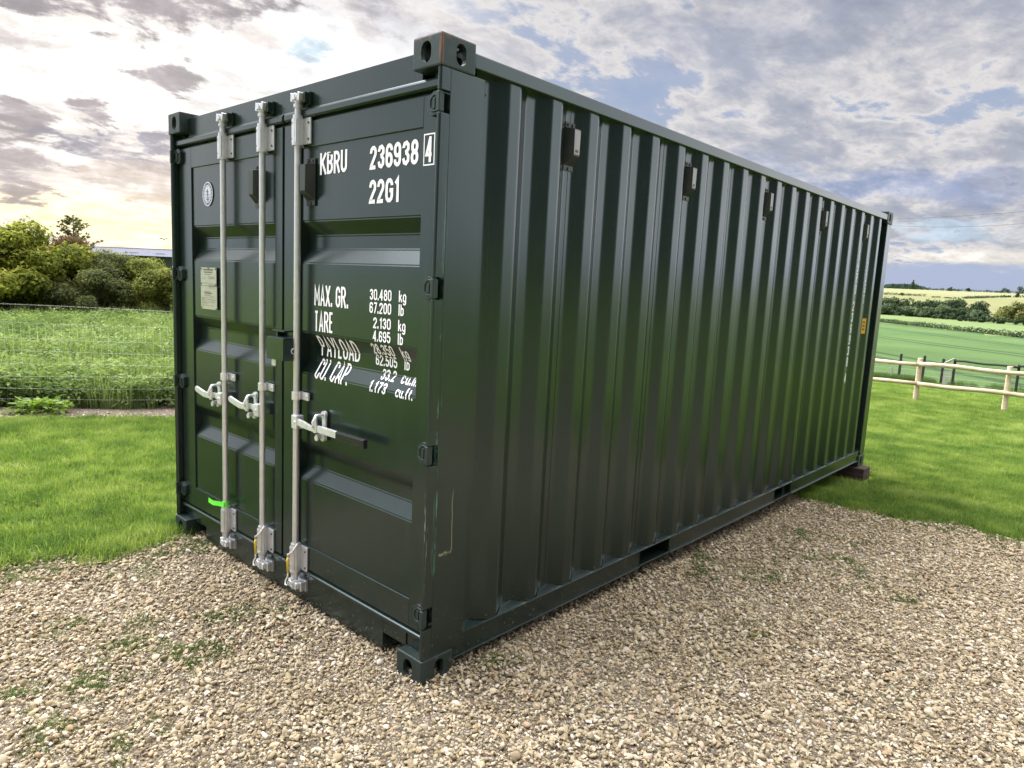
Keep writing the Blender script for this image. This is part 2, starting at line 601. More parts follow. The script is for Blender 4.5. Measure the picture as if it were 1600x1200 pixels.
for mir in (0, 1):
    b = MB()
    fx = (lambda x: W_ - x) if mir else (lambda x: x)
    cuts = [2.473, .118] if mir else [2.473] + [v for s in SLOTS for v in (s[1], s[0])] + [.118]
    for i in range(0, len(cuts), 2):
        b.prism([(fx(x), y) for x, y in post_corner()], 'z', cuts[i + 1], cuts[i])
    b.prism([(fx(x), y) for x, y in ((2.345, .0558), (2.4338, .0558), (2.4338, .235), (2.345, .235))], 'z', .118, 2.473)
    b.prism([(fx(x), y) for x, y in ((2.432, .2352), (2.432, .240), (2.40, .240), (2.40, .2352))], 'z', .17, 2.473)
    b.build('corner_post', PAINT_S if not mir else PAINT, CONT, bevel=.0015)
for x0, x1 in ((2.33, 2.434), (.004, .108)):
    b = MB()
    b.box(x0, x1, L_ - .15, L_ - .004, .118, 2.473)
    b.build('corner_post', PAINT, CONT, bevel=.006)

# header with gutter ridge, sill with fork notches -------------------
b = MB()
b.box(.162, 2.276, .052, .11, 2.44, 2.560)
b.box(.10, 2.345, .058, .11, 2.395, 2.4395)
b.prism([(.052, 2.452), (.030, 2.444), (.026, 2.434), (.026, 2.412), (.034, 2.405), (.052, 2.402)], 'x', .040, 1.268)
b.prism([(.052, 2.452), (.030, 2.444), (.026, 2.434), (.026, 2.412), (.034, 2.405), (.052, 2.402)], 'x', 1.285, 2.398)
b.build('header', PAINT, CONT, bevel=.0025)
b = MB()
b.box(.335, 2.115, .050, .10, .036, .1865)
b.box(.162, .335, .050, .10, .112, .1865)
b.box(2.115, 2.276, .050, .10, .112, .1865)
b.box(.040, .162, .056, .10, .118, .1865)
b.box(2.276, 2.398, .056, .10, .118, .1865)
b.prism([(.10, .187), (.034, .187), (.030, .191), (.030, .200), (.036, .205), (.10, .207)], 'x', .040, 2.400)
b.build('sill', PAINT, CONT, bevel=.0025)
b = MB()
b.box(.165, 2.27, .30, .36, .02, .18)
b.box(.3, 2.1, .36, 5.7, .14, .165)
for i in range(14):
    yy = .55 + i * .38
    b.box(.05, 2.39, yy, yy + .05, .05, .139)
b.build('floor_frame', PAINT, CONT)

# side rails and corrugated sides ------------------------------------
PER = .279


def side_profile(y0, y1, first=.39, depth=.036, xo=2.420):
    pts = [(y0, xo - depth)]
    pts.append((first - .075, xo - depth))
    y = first
    while y + .28 < y1:
        pts += [(y, xo), (y + .075, xo), (y + .143, xo - depth), (y + .211, xo - depth)]
        y += PER
    pts += [(y, xo), (y + .060, xo)]
    pts.append((y1, xo - depth) if y1 > y + .1 else (y1, xo - .001))
    return pts


def sheet_y(b, pts, z0, z1, fx, nz=1, th=.003):
    """vertical folded sheet: rounded bends"""
    fine = []
    for i, (y, x) in enumerate(pts):
        if 0 < i < len(pts) - 1:
            p = Vector((y, x)); a = Vector(pts[i - 1]); c = Vector(pts[i + 1])
            r = .013
            A_, C_e = p + (a - p).normalized() * r, p + (c - p).normalized() * r
            for k in range(6):
                t = k / 5
                fine.append(A_ * (1 - t) ** 2 + p * 2 * t * (1 - t) + C_e * t ** 2)
        else:
            fine.append(Vector((y, x)))
    cols = []
    for q in fine:
        cols.append([b.b.verts.new((fx(q.y), q.x, z0 + (z1 - z0) * k / nz)) for k in range(nz + 1)])
    for A, B in zip(cols, cols[1:]):
        for k in range(nz):
            f = b.b.faces.new((A[k], B[k], B[k + 1], A[k + 1]))
            f.smooth = False


prof = side_profile(.236, L_ - .15)
panels = {}
for mir in (0, 1):
    fx = (lambda x: W_ - x) if mir else (lambda x: x)
    b = MB()
    sheet_y(b, prof, .163, 2.512, fx)
    # weld seams between pressed sheets
    if not mir:
        for k in (1, 4, 7, 10, 13, 16):
            ys = .39 + k * PER + .143 + .038
            b.box(2.3842, 2.3854, ys, ys + .003, .172, 2.50)
    panels[mir] = b.build('side_panel', PAINT, CONT)
    b = MB()
    xs = sorted((fx(2.372), fx(2.434)))
    b.box(xs[0], xs[1], .176, L_ - .176, 2.503, 2.5605)
    b.build('top_side_rail', PAINT, CONT, bevel=.005)
    # bottom rail with fork pockets
    b = MB()
    segs = [(.176, 1.69), (2.05, 3.705), (4.065, L_ - .176)]
    for a, c in segs:
        xs = sorted((fx(2.418), fx(2.424)))
        b.box(xs[0], xs[1], a, c, .070, .163)
    xs = sorted((fx(2.36), fx(2.430)))
    b.box(xs[0], xs[1], .176, L_ - .15, .1632, .1690)
    for a, c in segs:
        xs = sorted((fx(2.38), fx(2.434)))
        b.box(xs[0], xs[1], a, c, .062, .0695)
    for a, c in ((1.69, 2.05), (3.705, 4.065)):
        xs = sorted((fx(2.05), fx(2.424)))
        b.box(xs[0], xs[1], a + .004, c - .004, .060, .072)
        b.box(xs[0], xs[1], a + .002, a + .008, .0725, .1628)
        b.box(xs[0], xs[1], c - .008, c - .002, .0725, .1628)
        xs = sorted((fx(2.30), fx(2.306)))
        b.box(xs[0], xs[1], a + .01, c - .01, .0725, .1628)
    xs = sorted((fx(2.36), fx(2.4175)))
    b.build('bottom_side_rail', PAINT, CONT, bevel=.0015)

# roof and rear end
b = MB()
pts = []
y = .10
while y < L_ - .12:
    pts += [(y, 2.545), (y + .10, 2.545), (y + .118, 2.560), (y + .18, 2.560)]
    y += .209
for i in range(len(pts) - 1):
    b._add([(.066, pts[i][0], pts[i][1]), (2.372, pts[i][0], pts[i][1]), (2.372, pts[i + 1][0], pts[i + 1][1]), (.066, pts[i + 1][0], pts[i + 1][1])], [(0, 1, 2, 3)])
b.build('roof', PAINT, CONT)
b = MB()
ep = []
x = .108
while x < 2.33:
    ep += [(x, L_ - .02), (x + .10, L_ - .02), (x + .16, L_ - .055), (x + .24, L_ - .055)]
    x += .30
ep = [p for p in ep if p[0] < 2.33] + [(2.33, L_ - .02)]
for i in range(len(ep) - 1):
    b._add([(ep[i][0], ep[i][1], .15), (ep[i + 1][0], ep[i + 1][1], .15), (ep[i + 1][0], ep[i + 1][1], 2.50), (ep[i][0], ep[i][1], 2.50)], [(0, 1, 2, 3)])
b.build('end_wall', PAINT, CONT)
b = MB()
b.box(.162, 2.276, L_ - .06, L_ - .004, 2.48, 2.561)
b.build('end_header', PAINT, CONT, bevel=.003)
b = MB()
b.box(.162, 2.276, L_ - .07, L_ - .006, .02, .15)
b.build('end_sill', PAINT, CONT, bevel=.003)

# ---- doors
YD = .045                       # front face of the door frames
TR = [(1.936, 1.742), (1.412, 1.212), (.873, .682)]
TR = [(rp(1.9, a)[1], rp(1.9, c)[1]) for a, c in TR]
TD = .040
PR = .008                       # the pressed sheet sits back from the frame


def panel_depth(z):
    """y of the pressed door sheet at height z"""
    y = YD + PR
    for a, c in TR:
        if c < z < a:
            s = .066
            if z > a - s: return y + TD * (a - z) / s
            if z < c + s: return y + TD * (z - c) / s
            return y + TD
    return y


def door(x0, x1, px0, px1, zt, zb):
    """x0..x1 outer frame, px0..px1 pressed sheet"""
    D_ = empty('door', ((x0 + x1) / 2, YD, .21), parent=CONT)
    off = -Vector(D_.location)
    b = MB()
    zs = [zb - .02]
    for a, c in TR[::-1]:
        zs += [c, c + .066, a - .066, a]
    zs.append(zt + .02)
    for i in range(len(zs) - 1):
        z_0, z_1 = zs[i], zs[i + 1]
        ya, yc = panel_depth(z_0 + 1e-5 if i % 1 == 0 else z_0), panel_depth(z_1 - 1e-5)
        ya = panel_depth(min(max(z_0, zb - .02), zt)) if i else YD + PR
        # heights on the bends are exact, so evaluate directly
        def yy(z):
            for a, c in TR:
                if abs(z - a) < 1e-6 or abs(z - c) < 1e-6: return YD + PR
                if abs(z - (a - .066)) < 1e-6 or abs(z - (c + .066)) < 1e-6: return YD + PR + TD
            return YD + PR
        b._add([(px0, yy(z_0), z_0), (px1, yy(z_0), z_0), (px1, yy(z_1), z_1), (px0, yy(z_1), z_1)], [(0, 1, 2, 3)])
    bmesh.ops.remove_doubles(b.b, verts=b.b.verts[:], dist=1e-5)
    # rolled bends of the pressing
    es = [e for e in b.b.edges if len(e.link_faces) == 2 and abs(e.verts[0].co.z - e.verts[1].co.z) < 1e-6]
    bmesh.ops.bevel(b.b, geom=es, offset=.005, segments=2, affect='EDGES')
    s = b.build('door_sheet', PAINT, D_, off)
    b = MB()
    b.box(x0, px0, YD, YD + .055, .212, 2.392)
    b.box(px1, x1, YD, YD + .055, .212, 2.392)
    b.box(px0, px1, YD, YD + .050, zt, 2.392)
    b.box(px0, px1, YD, YD + .050, .212, zb)
    b.box(x0 + .01, x1 - .01, YD + .090, YD + .094, .22, 2.38)
    f = b.build('door_frame', PAINT, D_, off, bevel=.0035)
    return D_, off


pxr0, zt = rp(1.435, 2.270)
pxr1, zb = rp(2.314, .346)
pxl0, _ = rp(.239, 1.5)
pxl1, _ = rp(1.199, 1.5)
xc, _ = rp(1.277, 1.0)
DR, offR = door(xc + .010, 2.400, pxr0, pxr1, zt, zb)
DL, offL = door(.038, xc - .010, pxl0, pxl1, zt, zb)
b = MB()
b.box(xc - .0095, xc + .0095, YD + .010, YD + .03, .209, 2.394)
b.box(.045, 2.395, YD + .012, YD + .03, .2072, .2118)
b.box(.045, 2.395, YD + .012, YD + .03, 2.3922, 2.3948)
b.build('door_gasket', RUBBER, CONT)

# hinges -----------------------------------------------------------
HC = [(a + c) / 2 for a, c in SLOTS]


def hinge(zc, mir, par, off):
    fx = (lambda x: W_ - x) if mir else (lambda x: x)
    b = MB()
    # knuckle
    if mir:
        b.box(.010, .028, .0015, .020, zc - .038, zc + .038, bev=.003)
    else:
        b.box(2.410, 2.430, .004, .030, zc - .037, zc + .037, bev=.003)
    # five-sided blade on the door face
    poly = [(2.404, -.040), (2.404, .040), (2.372, .046), (2.343, .026), (2.340, -.024), (2.360, -.044)]
    b.prism([(fx(x), zc + z) for x, z in poly], 'y', YD - .018, YD)
    poly = [(2.398, -.026), (2.398, .028), (2.376, .032), (2.356, .016), (2.355, -.014), (2.368, -.028)]
    n = len(poly)
    for i in range(n):
        p, q = poly[i], poly[(i + 1) % n]
        b.tube((fx(p[0]), YD - .019, zc + p[1]), (fx(q[0]), YD - .019, zc + q[1]), .0036, 6)
    x0, x1 = sorted((fx(2.373), fx(2.385)))
    b.box(x0, x1, YD - .023, YD - .017, zc - .020, zc + .020)
    # arms from blade to pin
    for s in (-1, 1):
        x0, x1 = sorted((fx(2.400), fx(2.414)))
        b.box(x0, x1, .020, YD, zc + s * .026 - .010, zc + s * .026 + .010)
    if not mir: b.tube((2.420, .017, zc - .044), (2.420, .017, zc + .046), .008, 10)
    b.build('hinge', PAINT_R2, par, off, bevel=.0015)


for zc in HC:
    hinge(zc, 0, DR, offR)
    hinge(zc, 1, DL, offL)

# locking bars -------------------------------------------------------
YR = .014
rods = [rp(.768, 1.2, -.03, YR)[0], rp(1.183, 1.2, -.03, YR)[0], rp(1.508, 1.2, -.03, YR)[0]]


def zfix(z, y=YR): return rp(1.5, z, -.03, y)[1]


for i, x in enumerate(rods):
    B_ = empty('locking_bar', (x, YR, .12), parent=CONT)
    off = -Vector(B_.location)
    zt_, zb_ = zfix(2.46), zfix(.185)
    b = MB()
    b.tube((x, YR, zb_), (x, YR, zt_), .0155, 20)
    b.tube((x, YR, zfix(2.43)), (x, YR, zfix(2.445)), .021, 16)
    b.tube((x, YR, zfix(.205)), (x, YR, zfix(.222)), .021, 16)
    b.build('bar', GALV, B_, off)
    # cam and keeper, top and bottom
    for z, s in ((zfix(2.472), 1), (zfix(.160), -1)):
        b = MB()
        b.tube((x, YR, z - .020), (x, YR, z + .012), .020, 12)
        b.box(x - .034, x + .030, YR - .012, YR + .020, z - .004, z + .014, bev=.004)
        b.prism([(x - .040, z - .012), (x - .022, z - .016), (x - .018, z + .022), (x - .036, z + .026)], 'y', YR - .018, YR + .006)
        b.prism([(x + .016, z - .010), (x + .036, z - .016), (x + .044, z + .018), (x + .026, z + .024)], 'y', YR - .020, YR + .010)
        b.box(x - .010, x + .012, YR - .026, YR - .010, z - .012, z + .018, bev=.003)
        b.build('cam', GALV if s > 0 else GALV2, B_, off, bevel=.0012)
        b = MB()
        b.box(x - .050, x + .060, .036, .0515, z - .030, z + .030, bev=.003)
        b.box(x + .040, x + .058, .012, .040, z - .024, z + .024, bev=.003)
        b.box(x - .050, x - .036, .016, .040, z - .024, z + .024, bev=.003)
        b.build('keeper', PAINT if s > 0 else GALV, B_, off)
    # guide brackets: split sleeve with a bolted flange
    for z0, z1 in ((zfix(2.266), zfix(2.392)), (zfix(.228), zfix(.366))):
        b = MB()
        b.tube((x, YR, z0 + .008), (x, YR, z1 - .008), .0255, 18)
        b.box(x - .022, x + .020, YR - .022, YD, z0 + .010, z1 - .010, bev=.004)
        b.tube((x, YR, z0 - .002), (x, YR, z0 + .010), .0275, 18)
        b.tube((x, YR, z1 - .010), (x, YR, z1 + .006), .0235, 18)
        b.box(x + .016, x + .074, YD - .012, YD - .001, z0 + .006, z1 - .004, bev=.004)
        b.box(x - .055, x - .016, YD - .012, YD - .001, z0 + .006, z1 - .004, bev=.004)
        for zz_ in (z0 + .028, z1 - .028):
            b.tube((x + .060, YD - .0155, zz_), (x + .060, YD - .010, zz_), .0055, 8, mi=1)
            b.tube((x - .018, YR - .0245, zz_), (x - .018, YR - .018, zz_), .0038, 8, mi=1)
            b.tube((x - .042, YD - .0155, zz_), (x - .042, YD - .010, zz_), .0055, 8, mi=1)
        b.build('bar_guide', [GALV, INK], B_, off)
    # mid clamp
    z0, z1 = zfix(1.092), zfix(1.130)
    b = MB()
    b.tube((x, YR, z0), (x, YR, z1), .0225, 16)
    b.box(x + .010, x + .074, YD - .012, YD - .001, z0, z1, bev=.003)
    b.tube((x + .058, YD - .016, (z0 + z1) / 2), (x + .058, YD - .011, (z0 + z1) / 2), .007, 8)
    b.box(x - .045, x + .010, YD - .012, YD - .001, z0, z1, bev=.003)
    b.build('bar_clamp', GALV2, B_, off)
    # handle hub and handle
    zc = zfix(.987)
    right = i == 2
    s = 1 if right else -1
    xa = x + s * .008
    b = MB()
    b.box(min(x - .004, x + s * .042), max(x - .004, x + s * .042), YR - .026, YR + .018, zc - .034, zc + .034, bev=.005)
    b.tube((x + s * .026, YR - .030, zc), (x + s * .026, YR + .020, zc), .007, 10)
    b.build('handle_hub', GALV2, B_, off, bevel=.001)
    hx1 = (rp(1.852, .99, -.03, -.012)[0] - x) if right else -.330
    if right:
        path = [(x + .028, YR - .014, zc + .004), (x + .09, YR - .012, zc - .002), (x + .15, YR - .010, zc - .010), (x + .19, YR - .014, zc - .004), (x + .26, YR - .022, zc + .002), (x + .39, YR - .022, zc + .002)]
    else:
        path = [(x - .028, YR - .014, zc + .004), (x - .07, YR - .010, zc + .004), (x - .11, YR - .006, zc + .008), (x - .15, YR - .012, zc - .002), (x - .20, YR - .024, zc), (x - .25, YR - .026, zc + .010), (x - .31, YR - .022, zc + .018), (x - .335, YR - .018, zc + .016)]
    b = MB()
    pth = [Vector(p) for p in path]
    # flat bar swept along the path
    rings = []
    for k, p in enumerate(pth):
        d = (pth[min(k + 1, len(pth) - 1)] - pth[max(k - 1, 0)]).normalized()
        upv = Vector((0, 0, 1))
        sd_ = d.cross(upv).normalized()
        upv = sd_.cross(d)
        hh = .0175 if not (k == len(pth) - 1 and not right) else .009
        if k == 2 : hh = .013
        rings.append([b.b.verts.new(p + sd_ * a * .006 + upv * c * hh) for a, c in ((-1, -1), (1, -1), (1, 1), (-1, 1))])
    for A, Bq in zip(rings, rings[1:]):
        for k in range(4):
            b.b.faces.new((A[k], A[(k + 1) % 4], Bq[(k + 1) % 4], Bq[k]))
    b.b.faces.new(rings[0][::-1]); b.b.faces.new(rings[-1])
    b.build('handle', GALV2, B_, off, bevel=.003)
    if right:
        e = pth[-1]
        b = MB()
        b.box(e.x - .004, e.x + .208, e.y - .012, e.y + .012, e.z - .021, e.z + .019, bev=.007)
        b.box(e.x + .196, e.x + .212, e.y - .012, e.y + .012, e.z - .024, e.z + .017, bev=.004)
        b.build('handle_grip', GRIP, B_, off)
    # retainer and catch holding the handle to the door
    rx = (rp(1.722, 1.0, -.03, .02)[0]) if right else x - .120
    b = MB()
    b.tube((rx, YD - .001, zc + .062), (rx, YD - .014, zc + .062), .019, 14)
    b.box(rx - .016, rx + .016, YD - .010, YD - .001, zc - .045, zc + .060, bev=.003)
    b.path([(rx, YD - .012, zc + .064), (rx - .004, -.004, zc + .060), (rx - .004, -.020, zc + .030), (rx, -.018, zc + .004)], .008, 8)
    b.box(rx - .010, rx + .012, -.018, -.006, zc - .020, zc + .055, bev=.004)
    # eye plate under the handle
    b.tube((rx, YD - .004, zc - .046), (rx, YD - .018, zc - .046), .020, 14)
    b.tube((rx, .004, zc - .046), (rx, -.006, zc - .046), .014, 12)
    b.box(rx - .006, rx + .006, -.004, YD - .004, zc - .052, zc - .028, bev=.002)
    b.build('handle_retainer', GALV2, B_, off)

# lock box over the door gap ---------------------------------------
LB = empty('lock_box', (xc, YD, 1.25), parent=CONT)
off = -Vector(LB.location)
y_f = -.055
xl, zt_l = rp(1.262, 1.376, -.05, y_f)
xr, zb_l = rp(1.418, 1.267, -.05, y_f)
b = MB()
b.box(xl, xr, y_f, y_f + .006, zb_l, zt_l)
b.box(xl, xl + .005, y_f + .006, YD - .001, zb_l, zt_l)
b.box(xr - .005, xr, y_f + .006, YD - .001, zb_l, zt_l)
b.box(xl, xr, y_f + .0062, YD - .001, zt_l - .005, zt_l + .002)
b.build('box', PAINT, LB, off, bevel=.0015)
b = MB()
b.box(xl - .03, xr - .07, y_f + .045, YD - .001, zt_l + .024, zt_l + .032)
b.box(xl - .03, xl - .02, y_f + .07, YD - .001, zt_l - .06, zt_l + .032)
b.build('hood', PAINT, LB, off, bevel=.001)
b = MB()
ec = (xr, YD - .045, (zt_l + zb_l) / 2 - .008)
b.path([(ec[0] + .004, ec[1] + .013 * math.cos(t * math.pi / 5), ec[2] + .013 * math.sin(t * math.pi / 5)) for t in range(10)], .0035, 6)
b.build('padlock_shackle', GALV, LB, off)
b = MB()
b.box(xl + .012, xl + .05, y_f + .020, y_f + .024, zb_l - .035, zb_l + .01)
b.build('hasp', GALV2, LB, off)


# vents -------------------------------------------------------------
def vent(par, off, M, label=False):
    """vent cover in local coords: width x, height z, out = -y"""
    b = MB()
    b.box(-.036, .036, -.004, 0, -.108, .108, bev=.0015)
    back_ = [Vector((x, -.004, z)) for x, z in [(-.034, -.084), (.034, -.084), (.036, .082), (-.036, .082)]]
    front = [Vector((x, -.048, z)) for x, z in [(-.022, -.045), (.022, -.045), (.024, .074), (-.024, .074)]]
    b._add(back_ + front, [(0, 1, 5, 4), (1, 2, 6, 5), (2, 3, 7, 6), (3, 0, 4, 7), (4, 5, 6, 7)])
    for x, z in ((-.016, .096), (.016, .096), (0, -.098)):
        b.tube((x, -.004, z), (x, -.009, z), .0065, 10, mi=1)
    if label:
        b._add([(-.020, -.0490, -.038), (.020, -.0490, -.038), (.022, -.0490, .070), (-.022, -.0490, .070)], [(0, 1, 2, 3)], 2)
        b.box(-.012, .010, -.0500, -.0492, -.030, -.018, 1)
    V = b.build('vent', [VENTM, INK, VENTL], par, bevel=.0015)
    V.matrix_local = Matrix.Translation(off) @ M
    return V


cx, cz = rp(1.522, 2.112, .03, .045)
vent(DR, Vector((cx, YD + .003, cz)) - Vector(DR.location), Matrix.Identity(4))
cx, cz = rp(1.035, 2.119, .03, .045)
vent(DL, Vector((cx, YD + .003, cz)) - Vector(DL.location), Matrix.Identity(4))
for k in range(5):
    y = .39 + .143 + .034 + PER * (1 + 4 * k)
    rz = Matrix.Rotation(R(90), 4, 'Z')
    vent(panels[0], Vector((2.3845, y, 2.331)), rz, True)


# lettering ----------------------------------------------------------
def arc(cx, cy, rx, ry, a0, a1, n=5):
    return [(cx + rx * math.cos(R(a0 + (a1 - a0) * i / n)), cy + ry * math.sin(R(a0 + (a1 - a0) * i / n))) for i in range(n + 1)]


def oval(x0, x1, y0, y1, rr=.5):
    rx = (x1 - x0) / 2
    ry = min(rx * 1.15, (y1 - y0) / 2)
    cx = (x0 + x1) / 2
    return arc(cx, y1 - ry, rx, ry, 0, 180, 8) + arc(cx, y0 + ry, rx, ry, 180, 360, 8) + [(x1, y1 - ry)]


# condensed stencil-style alphabet: strokes as polylines, cap height 1, centre lines
S_ = .5
GL = {
    'K': (.50, [[(0, 0), (0, 1)], [(.50, 1), (.04, .48)], [(.16, .60), (.52, 0)]]),
    'B': (.46, [[(0, 0), (0, 1)], [(.0, 1), (.24, 1)] + arc(.22, .77, .22, .23, 90, -90) + [(.0, .54)], [(.24, .53)] + arc(.24, .265, .22, .265, 60, -90) + [(.0, 0)]]),
    'R': (.48, [[(0, 0), (0, 1)], [(0, 1), (.24, 1)] + arc(.24, .75, .22, .25, 90, -90) + [(.0, .50)], [(.26, .48), (.48, 0)]]),
    'U': (.46, [[(0, 1), (0, .24)] + arc(.23, .24, .23, .24, 180, 360) + [(.46, 1)]]),
    '0': (.40, [oval(0, .40, 0, 1)]),
    'O': (.44, [oval(0, .44, 0, 1)]),
    '1': (.20, [[(0, .80), (.17, 1), (.17, 0)]]),
    '2': (.40, [[(0, .72)] + arc(.20, .78, .20, .22, 180, 0) + [(.38, .62), (.02, .08), (.0, 0), (.40, 0)]]),
    '3': (.40, [[(0, .76)] + arc(.20, .78, .20, .22, 180, -75) + [(.14, .54)], [(.16, .53)] + arc(.20, .26, .20, .26, 70, -180)]),
    '4': (.44, [[(.30, 0), (.30, 1)], [(.28, .98), (0, .27), (.44, .27)]]),
    '5': (.40, [[(.38, 1), (.03, 1), (.02, .56)] + arc(.20, .42, .20, .18, 130, 0) + [(.40, .24)] + arc(.20, .24, .20, .24, 0, -180)]),
    '6': (.40, [[(.39, .74)] + arc(.20, .78, .20, .22, 10, 180) + [(0, .40)], oval(0, .40, 0, .56)]),
    '7': (.40, [[(0, 1), (.40, 1), (.12, 0)]]),
    '8': (.40, [oval(.02, .38, .53, 1), oval(0, .40, 0, .50)]),
    '9': (.40, [[(.01, .26)] + arc(.20, .22, .20, .22, 190, 360) + [(.40, .60)], oval(0, .40, .44, 1)]),
    'G': (.44, [[(.43, .74)] + arc(.22, .76, .21, .24, 5, 180) + [(0, .24)] + arc(.22, .24, .22, .24, 180, 360) + [(.44, .50), (.24, .50)]]),
    'C': (.42, [[(.41, .72)] + arc(.21, .76, .20, .24, 5, 180) + [(0, .24)] + arc(.21, .24, .20, .24, 180, 355) + [(.41, .30)]]),
    'M': (.58, [[(0, 0), (0, 1), (.29, .30), (.58, 1), (.58, 0)]]),
    'A': (.46, [[(0, 0), (.23, 1), (.46, 0)], [(.08, .28), (.38, .28)]]),
    'X': (.46, [[(0, 0), (.46, 1)], [(0, 1), (.46, 0)]]),
    'T': (.42, [[(0, 1), (.42, 1)], [(.21, 1), (.21, 0)]]),
    'E': (.36, [[(.36, 1), (0, 1), (0, 0), (.36, 0)], [(0, .52), (.32, .52)]]),
    'P': (.42, [[(0, 0), (0, 1)], [(0, 1), (.20, 1)] + arc(.20, .74, .22, .26, 90, -90) + [(.0, .48)]]),
    'Y': (.44, [[(0, 1), (.22, .46), (.44, 1)], [(.22, .46), (.22, 0)]]),
    'L': (.34, [[(0, 1), (0, 0), (.34, 0)]]),
    'D': (.44, [[(0, 0), (0, 1), (.18, 1)] + arc(.18, .74, .26, .26, 90, 0) + arc(.18, .26, .26, .26, 0, -90) + [(0, 0)]]),
    '.': (.04, [[(0, 0), (0, .07)]]),
    'k': (.36, [[(0, 0), (0, 1)], [(.34, .68), (.04, .32)], [(.12, .42), (.36, 0)]]),
    'g': (.36, [oval(0, .36, .0, .68), [(.36, .60), (.36, -.16)] + arc(.18, -.16, .18, .14, 0, -170)]),
    'l': (.04, [[(0, 1), (0, 0)]]),
    'b': (.34, [[(0, 1), (0, 0)], arc(.15, .50, .19, .18, 150, 0) + arc(.15, .18, .19, .18, 0, -150)]),
    'c': (.34, [[(.34, .50)] + arc(.17, .50, .17, .18, 0, 180) + [(0, .18)] + arc(.17, .18, .17, .18, 180, 360)]),
    'u': (.34, [[(0, .68), (0, .16)] + arc(.17, .16, .17, .16, 180, 360) + [(.34, .68)], [(.34, .3), (.34, 0)]]),
    'm': (.54, [[(0, 0), (0, .68)], [(0, .50)] + arc(.14, .52, .13, .16, 180, 0) + [(.27, 0)], [(.27, .50)] + arc(.41, .52, .13, .16, 180, 0) + [(.54, 0)]]),
    'f': (.26, [[(.28, .98)] + arc(.20, .84, .10, .14, 80, 180) + [(.10, 0)], [(0, .66), (.26, .66)]]),
    't': (.26, [[(.10, .92), (.10, .12)] + arc(.20, .12, .10, .12, 180, 270), [(0, .66), (.26, .66)]]),
}


def strip(pts, w, wx=None):
    """mitred band of half width w along a polyline -> verts, quads"""
    P = [Vector(p) for p in pts]
    P = [p for i, p in enumerate(P) if i == 0 or (p - P[i - 1]).length > 1e-4]
    closed = (P[0] - P[-1]).length < 1e-3 and len(P) > 3
    if closed: P = P[:-1]
    n = len(P)
    L, Rr = [], []
    for i in range(n):
        a = P[(i - 1) % n] if (closed or i) else None
        c = P[(i + 1) % n] if (closed or i < n - 1) else None
        d0 = (P[i] - a).normalized() if a is not None else None
        d1 = (c - P[i]).normalized() if c is not None else None
        d0 = d0 or d1
        d1 = d1 or d0
        n0, n1 = Vector((-d0.y, d0.x)), Vector((-d1.y, d1.x))
        mv = n0 + n1
        if mv.length < .2: mv = n0 * 1.0
        mv.normalize()
        k = w / max(.42, mv.dot(n0))
        L.append(P[i] + mv * k)
        Rr.append(P[i] - mv * k)
    vs = L + Rr
    qs = []
    for i in range(n if closed else n - 1):
        j = (i + 1) % n
        qs.append((i, j, n + j, n + i))
    return vs, qs


def add_text(b, txt, x0, x1, z0, z1, yfun, bold=.06, bends=()):
    """lay condensed lettering in a rectangle of the x-z plane on the surface yfun(z)"""
    w = bold
    adv = 0.0
    items = []
    for ch in txt:
        if ch == ' ':
            adv += .34
            continue
        gw, strokes = GL[ch]
        items.append((adv + w, strokes))
        adv += gw + 2 * w + .085
    tot = adv - .085
    sx = (x1 - x0) / tot
    sz = (z1 - z0)
    # keep strokes evenly thick: work in metres
    for ox, strokes in items:
        for k, st in enumerate(strokes):
            t = bmesh.new()
            hw = w * min(sx, sz) * 1.0
            hgt = sz - 2 * hw
            pts = [(x0 + (ox + p[0]) * sx, z0 + hw + p[1] * hgt) for p in st]
            closed = abs(st[0][0] - st[-1][0]) < 1e-3 and abs(st[0][1] - st[-1][1]) < 1e-3
            if not closed:
                # square ends reach the full height
                for e, nb in ((0, 1), (-1, -2)):
                    if abs(st[e][1] - round(st[e][1])) < 1e-6 and abs(st[e][1] - st[nb][1]) > .1 or st == GL['.'][1][0]:
                        d = Vector(pts[e]) - Vector(pts[nb])
                        d.normalize()
                        pts[e] = tuple(Vector(pts[e]) + d * hw)
            vs, qs = strip(pts, hw)
            bv = [t.verts.new((v.x, 0, v.y)) for v in vs]
            for q in qs:
                try: t.faces.new([bv[i] for i in q])
                except ValueError: pass
            for zb_ in bends:
                bmesh.ops.bisect_plane(t, geom=t.verts[:] + t.edges[:] + t.faces[:], plane_co=(0, 0, zb_), plane_no=(0, 0, 1))
            for v in t.verts:
                v.co.y = yfun(v.co.z) - .0020 - .00012 * k
            b.merge(t)


def sheet_y_at(z): return panel_depth(z)


allb = []
for a, c in TR: allb += [a, a - .066, c + .066, c]


def row(b, txt, x0, x1, z0, z1, bold=.07, yf=sheet_y_at, y0=.03, bends=allb):
    (xa, za), (xb, zb_) = rp(x0, z0, y0, YD), rp(x1, z1, y0, YD)
    t = MB()
    add_text(t, txt, xa, xb, za, zb_, yf, bold, bends)
    t.build('lettering', WHITE, DR, offR)


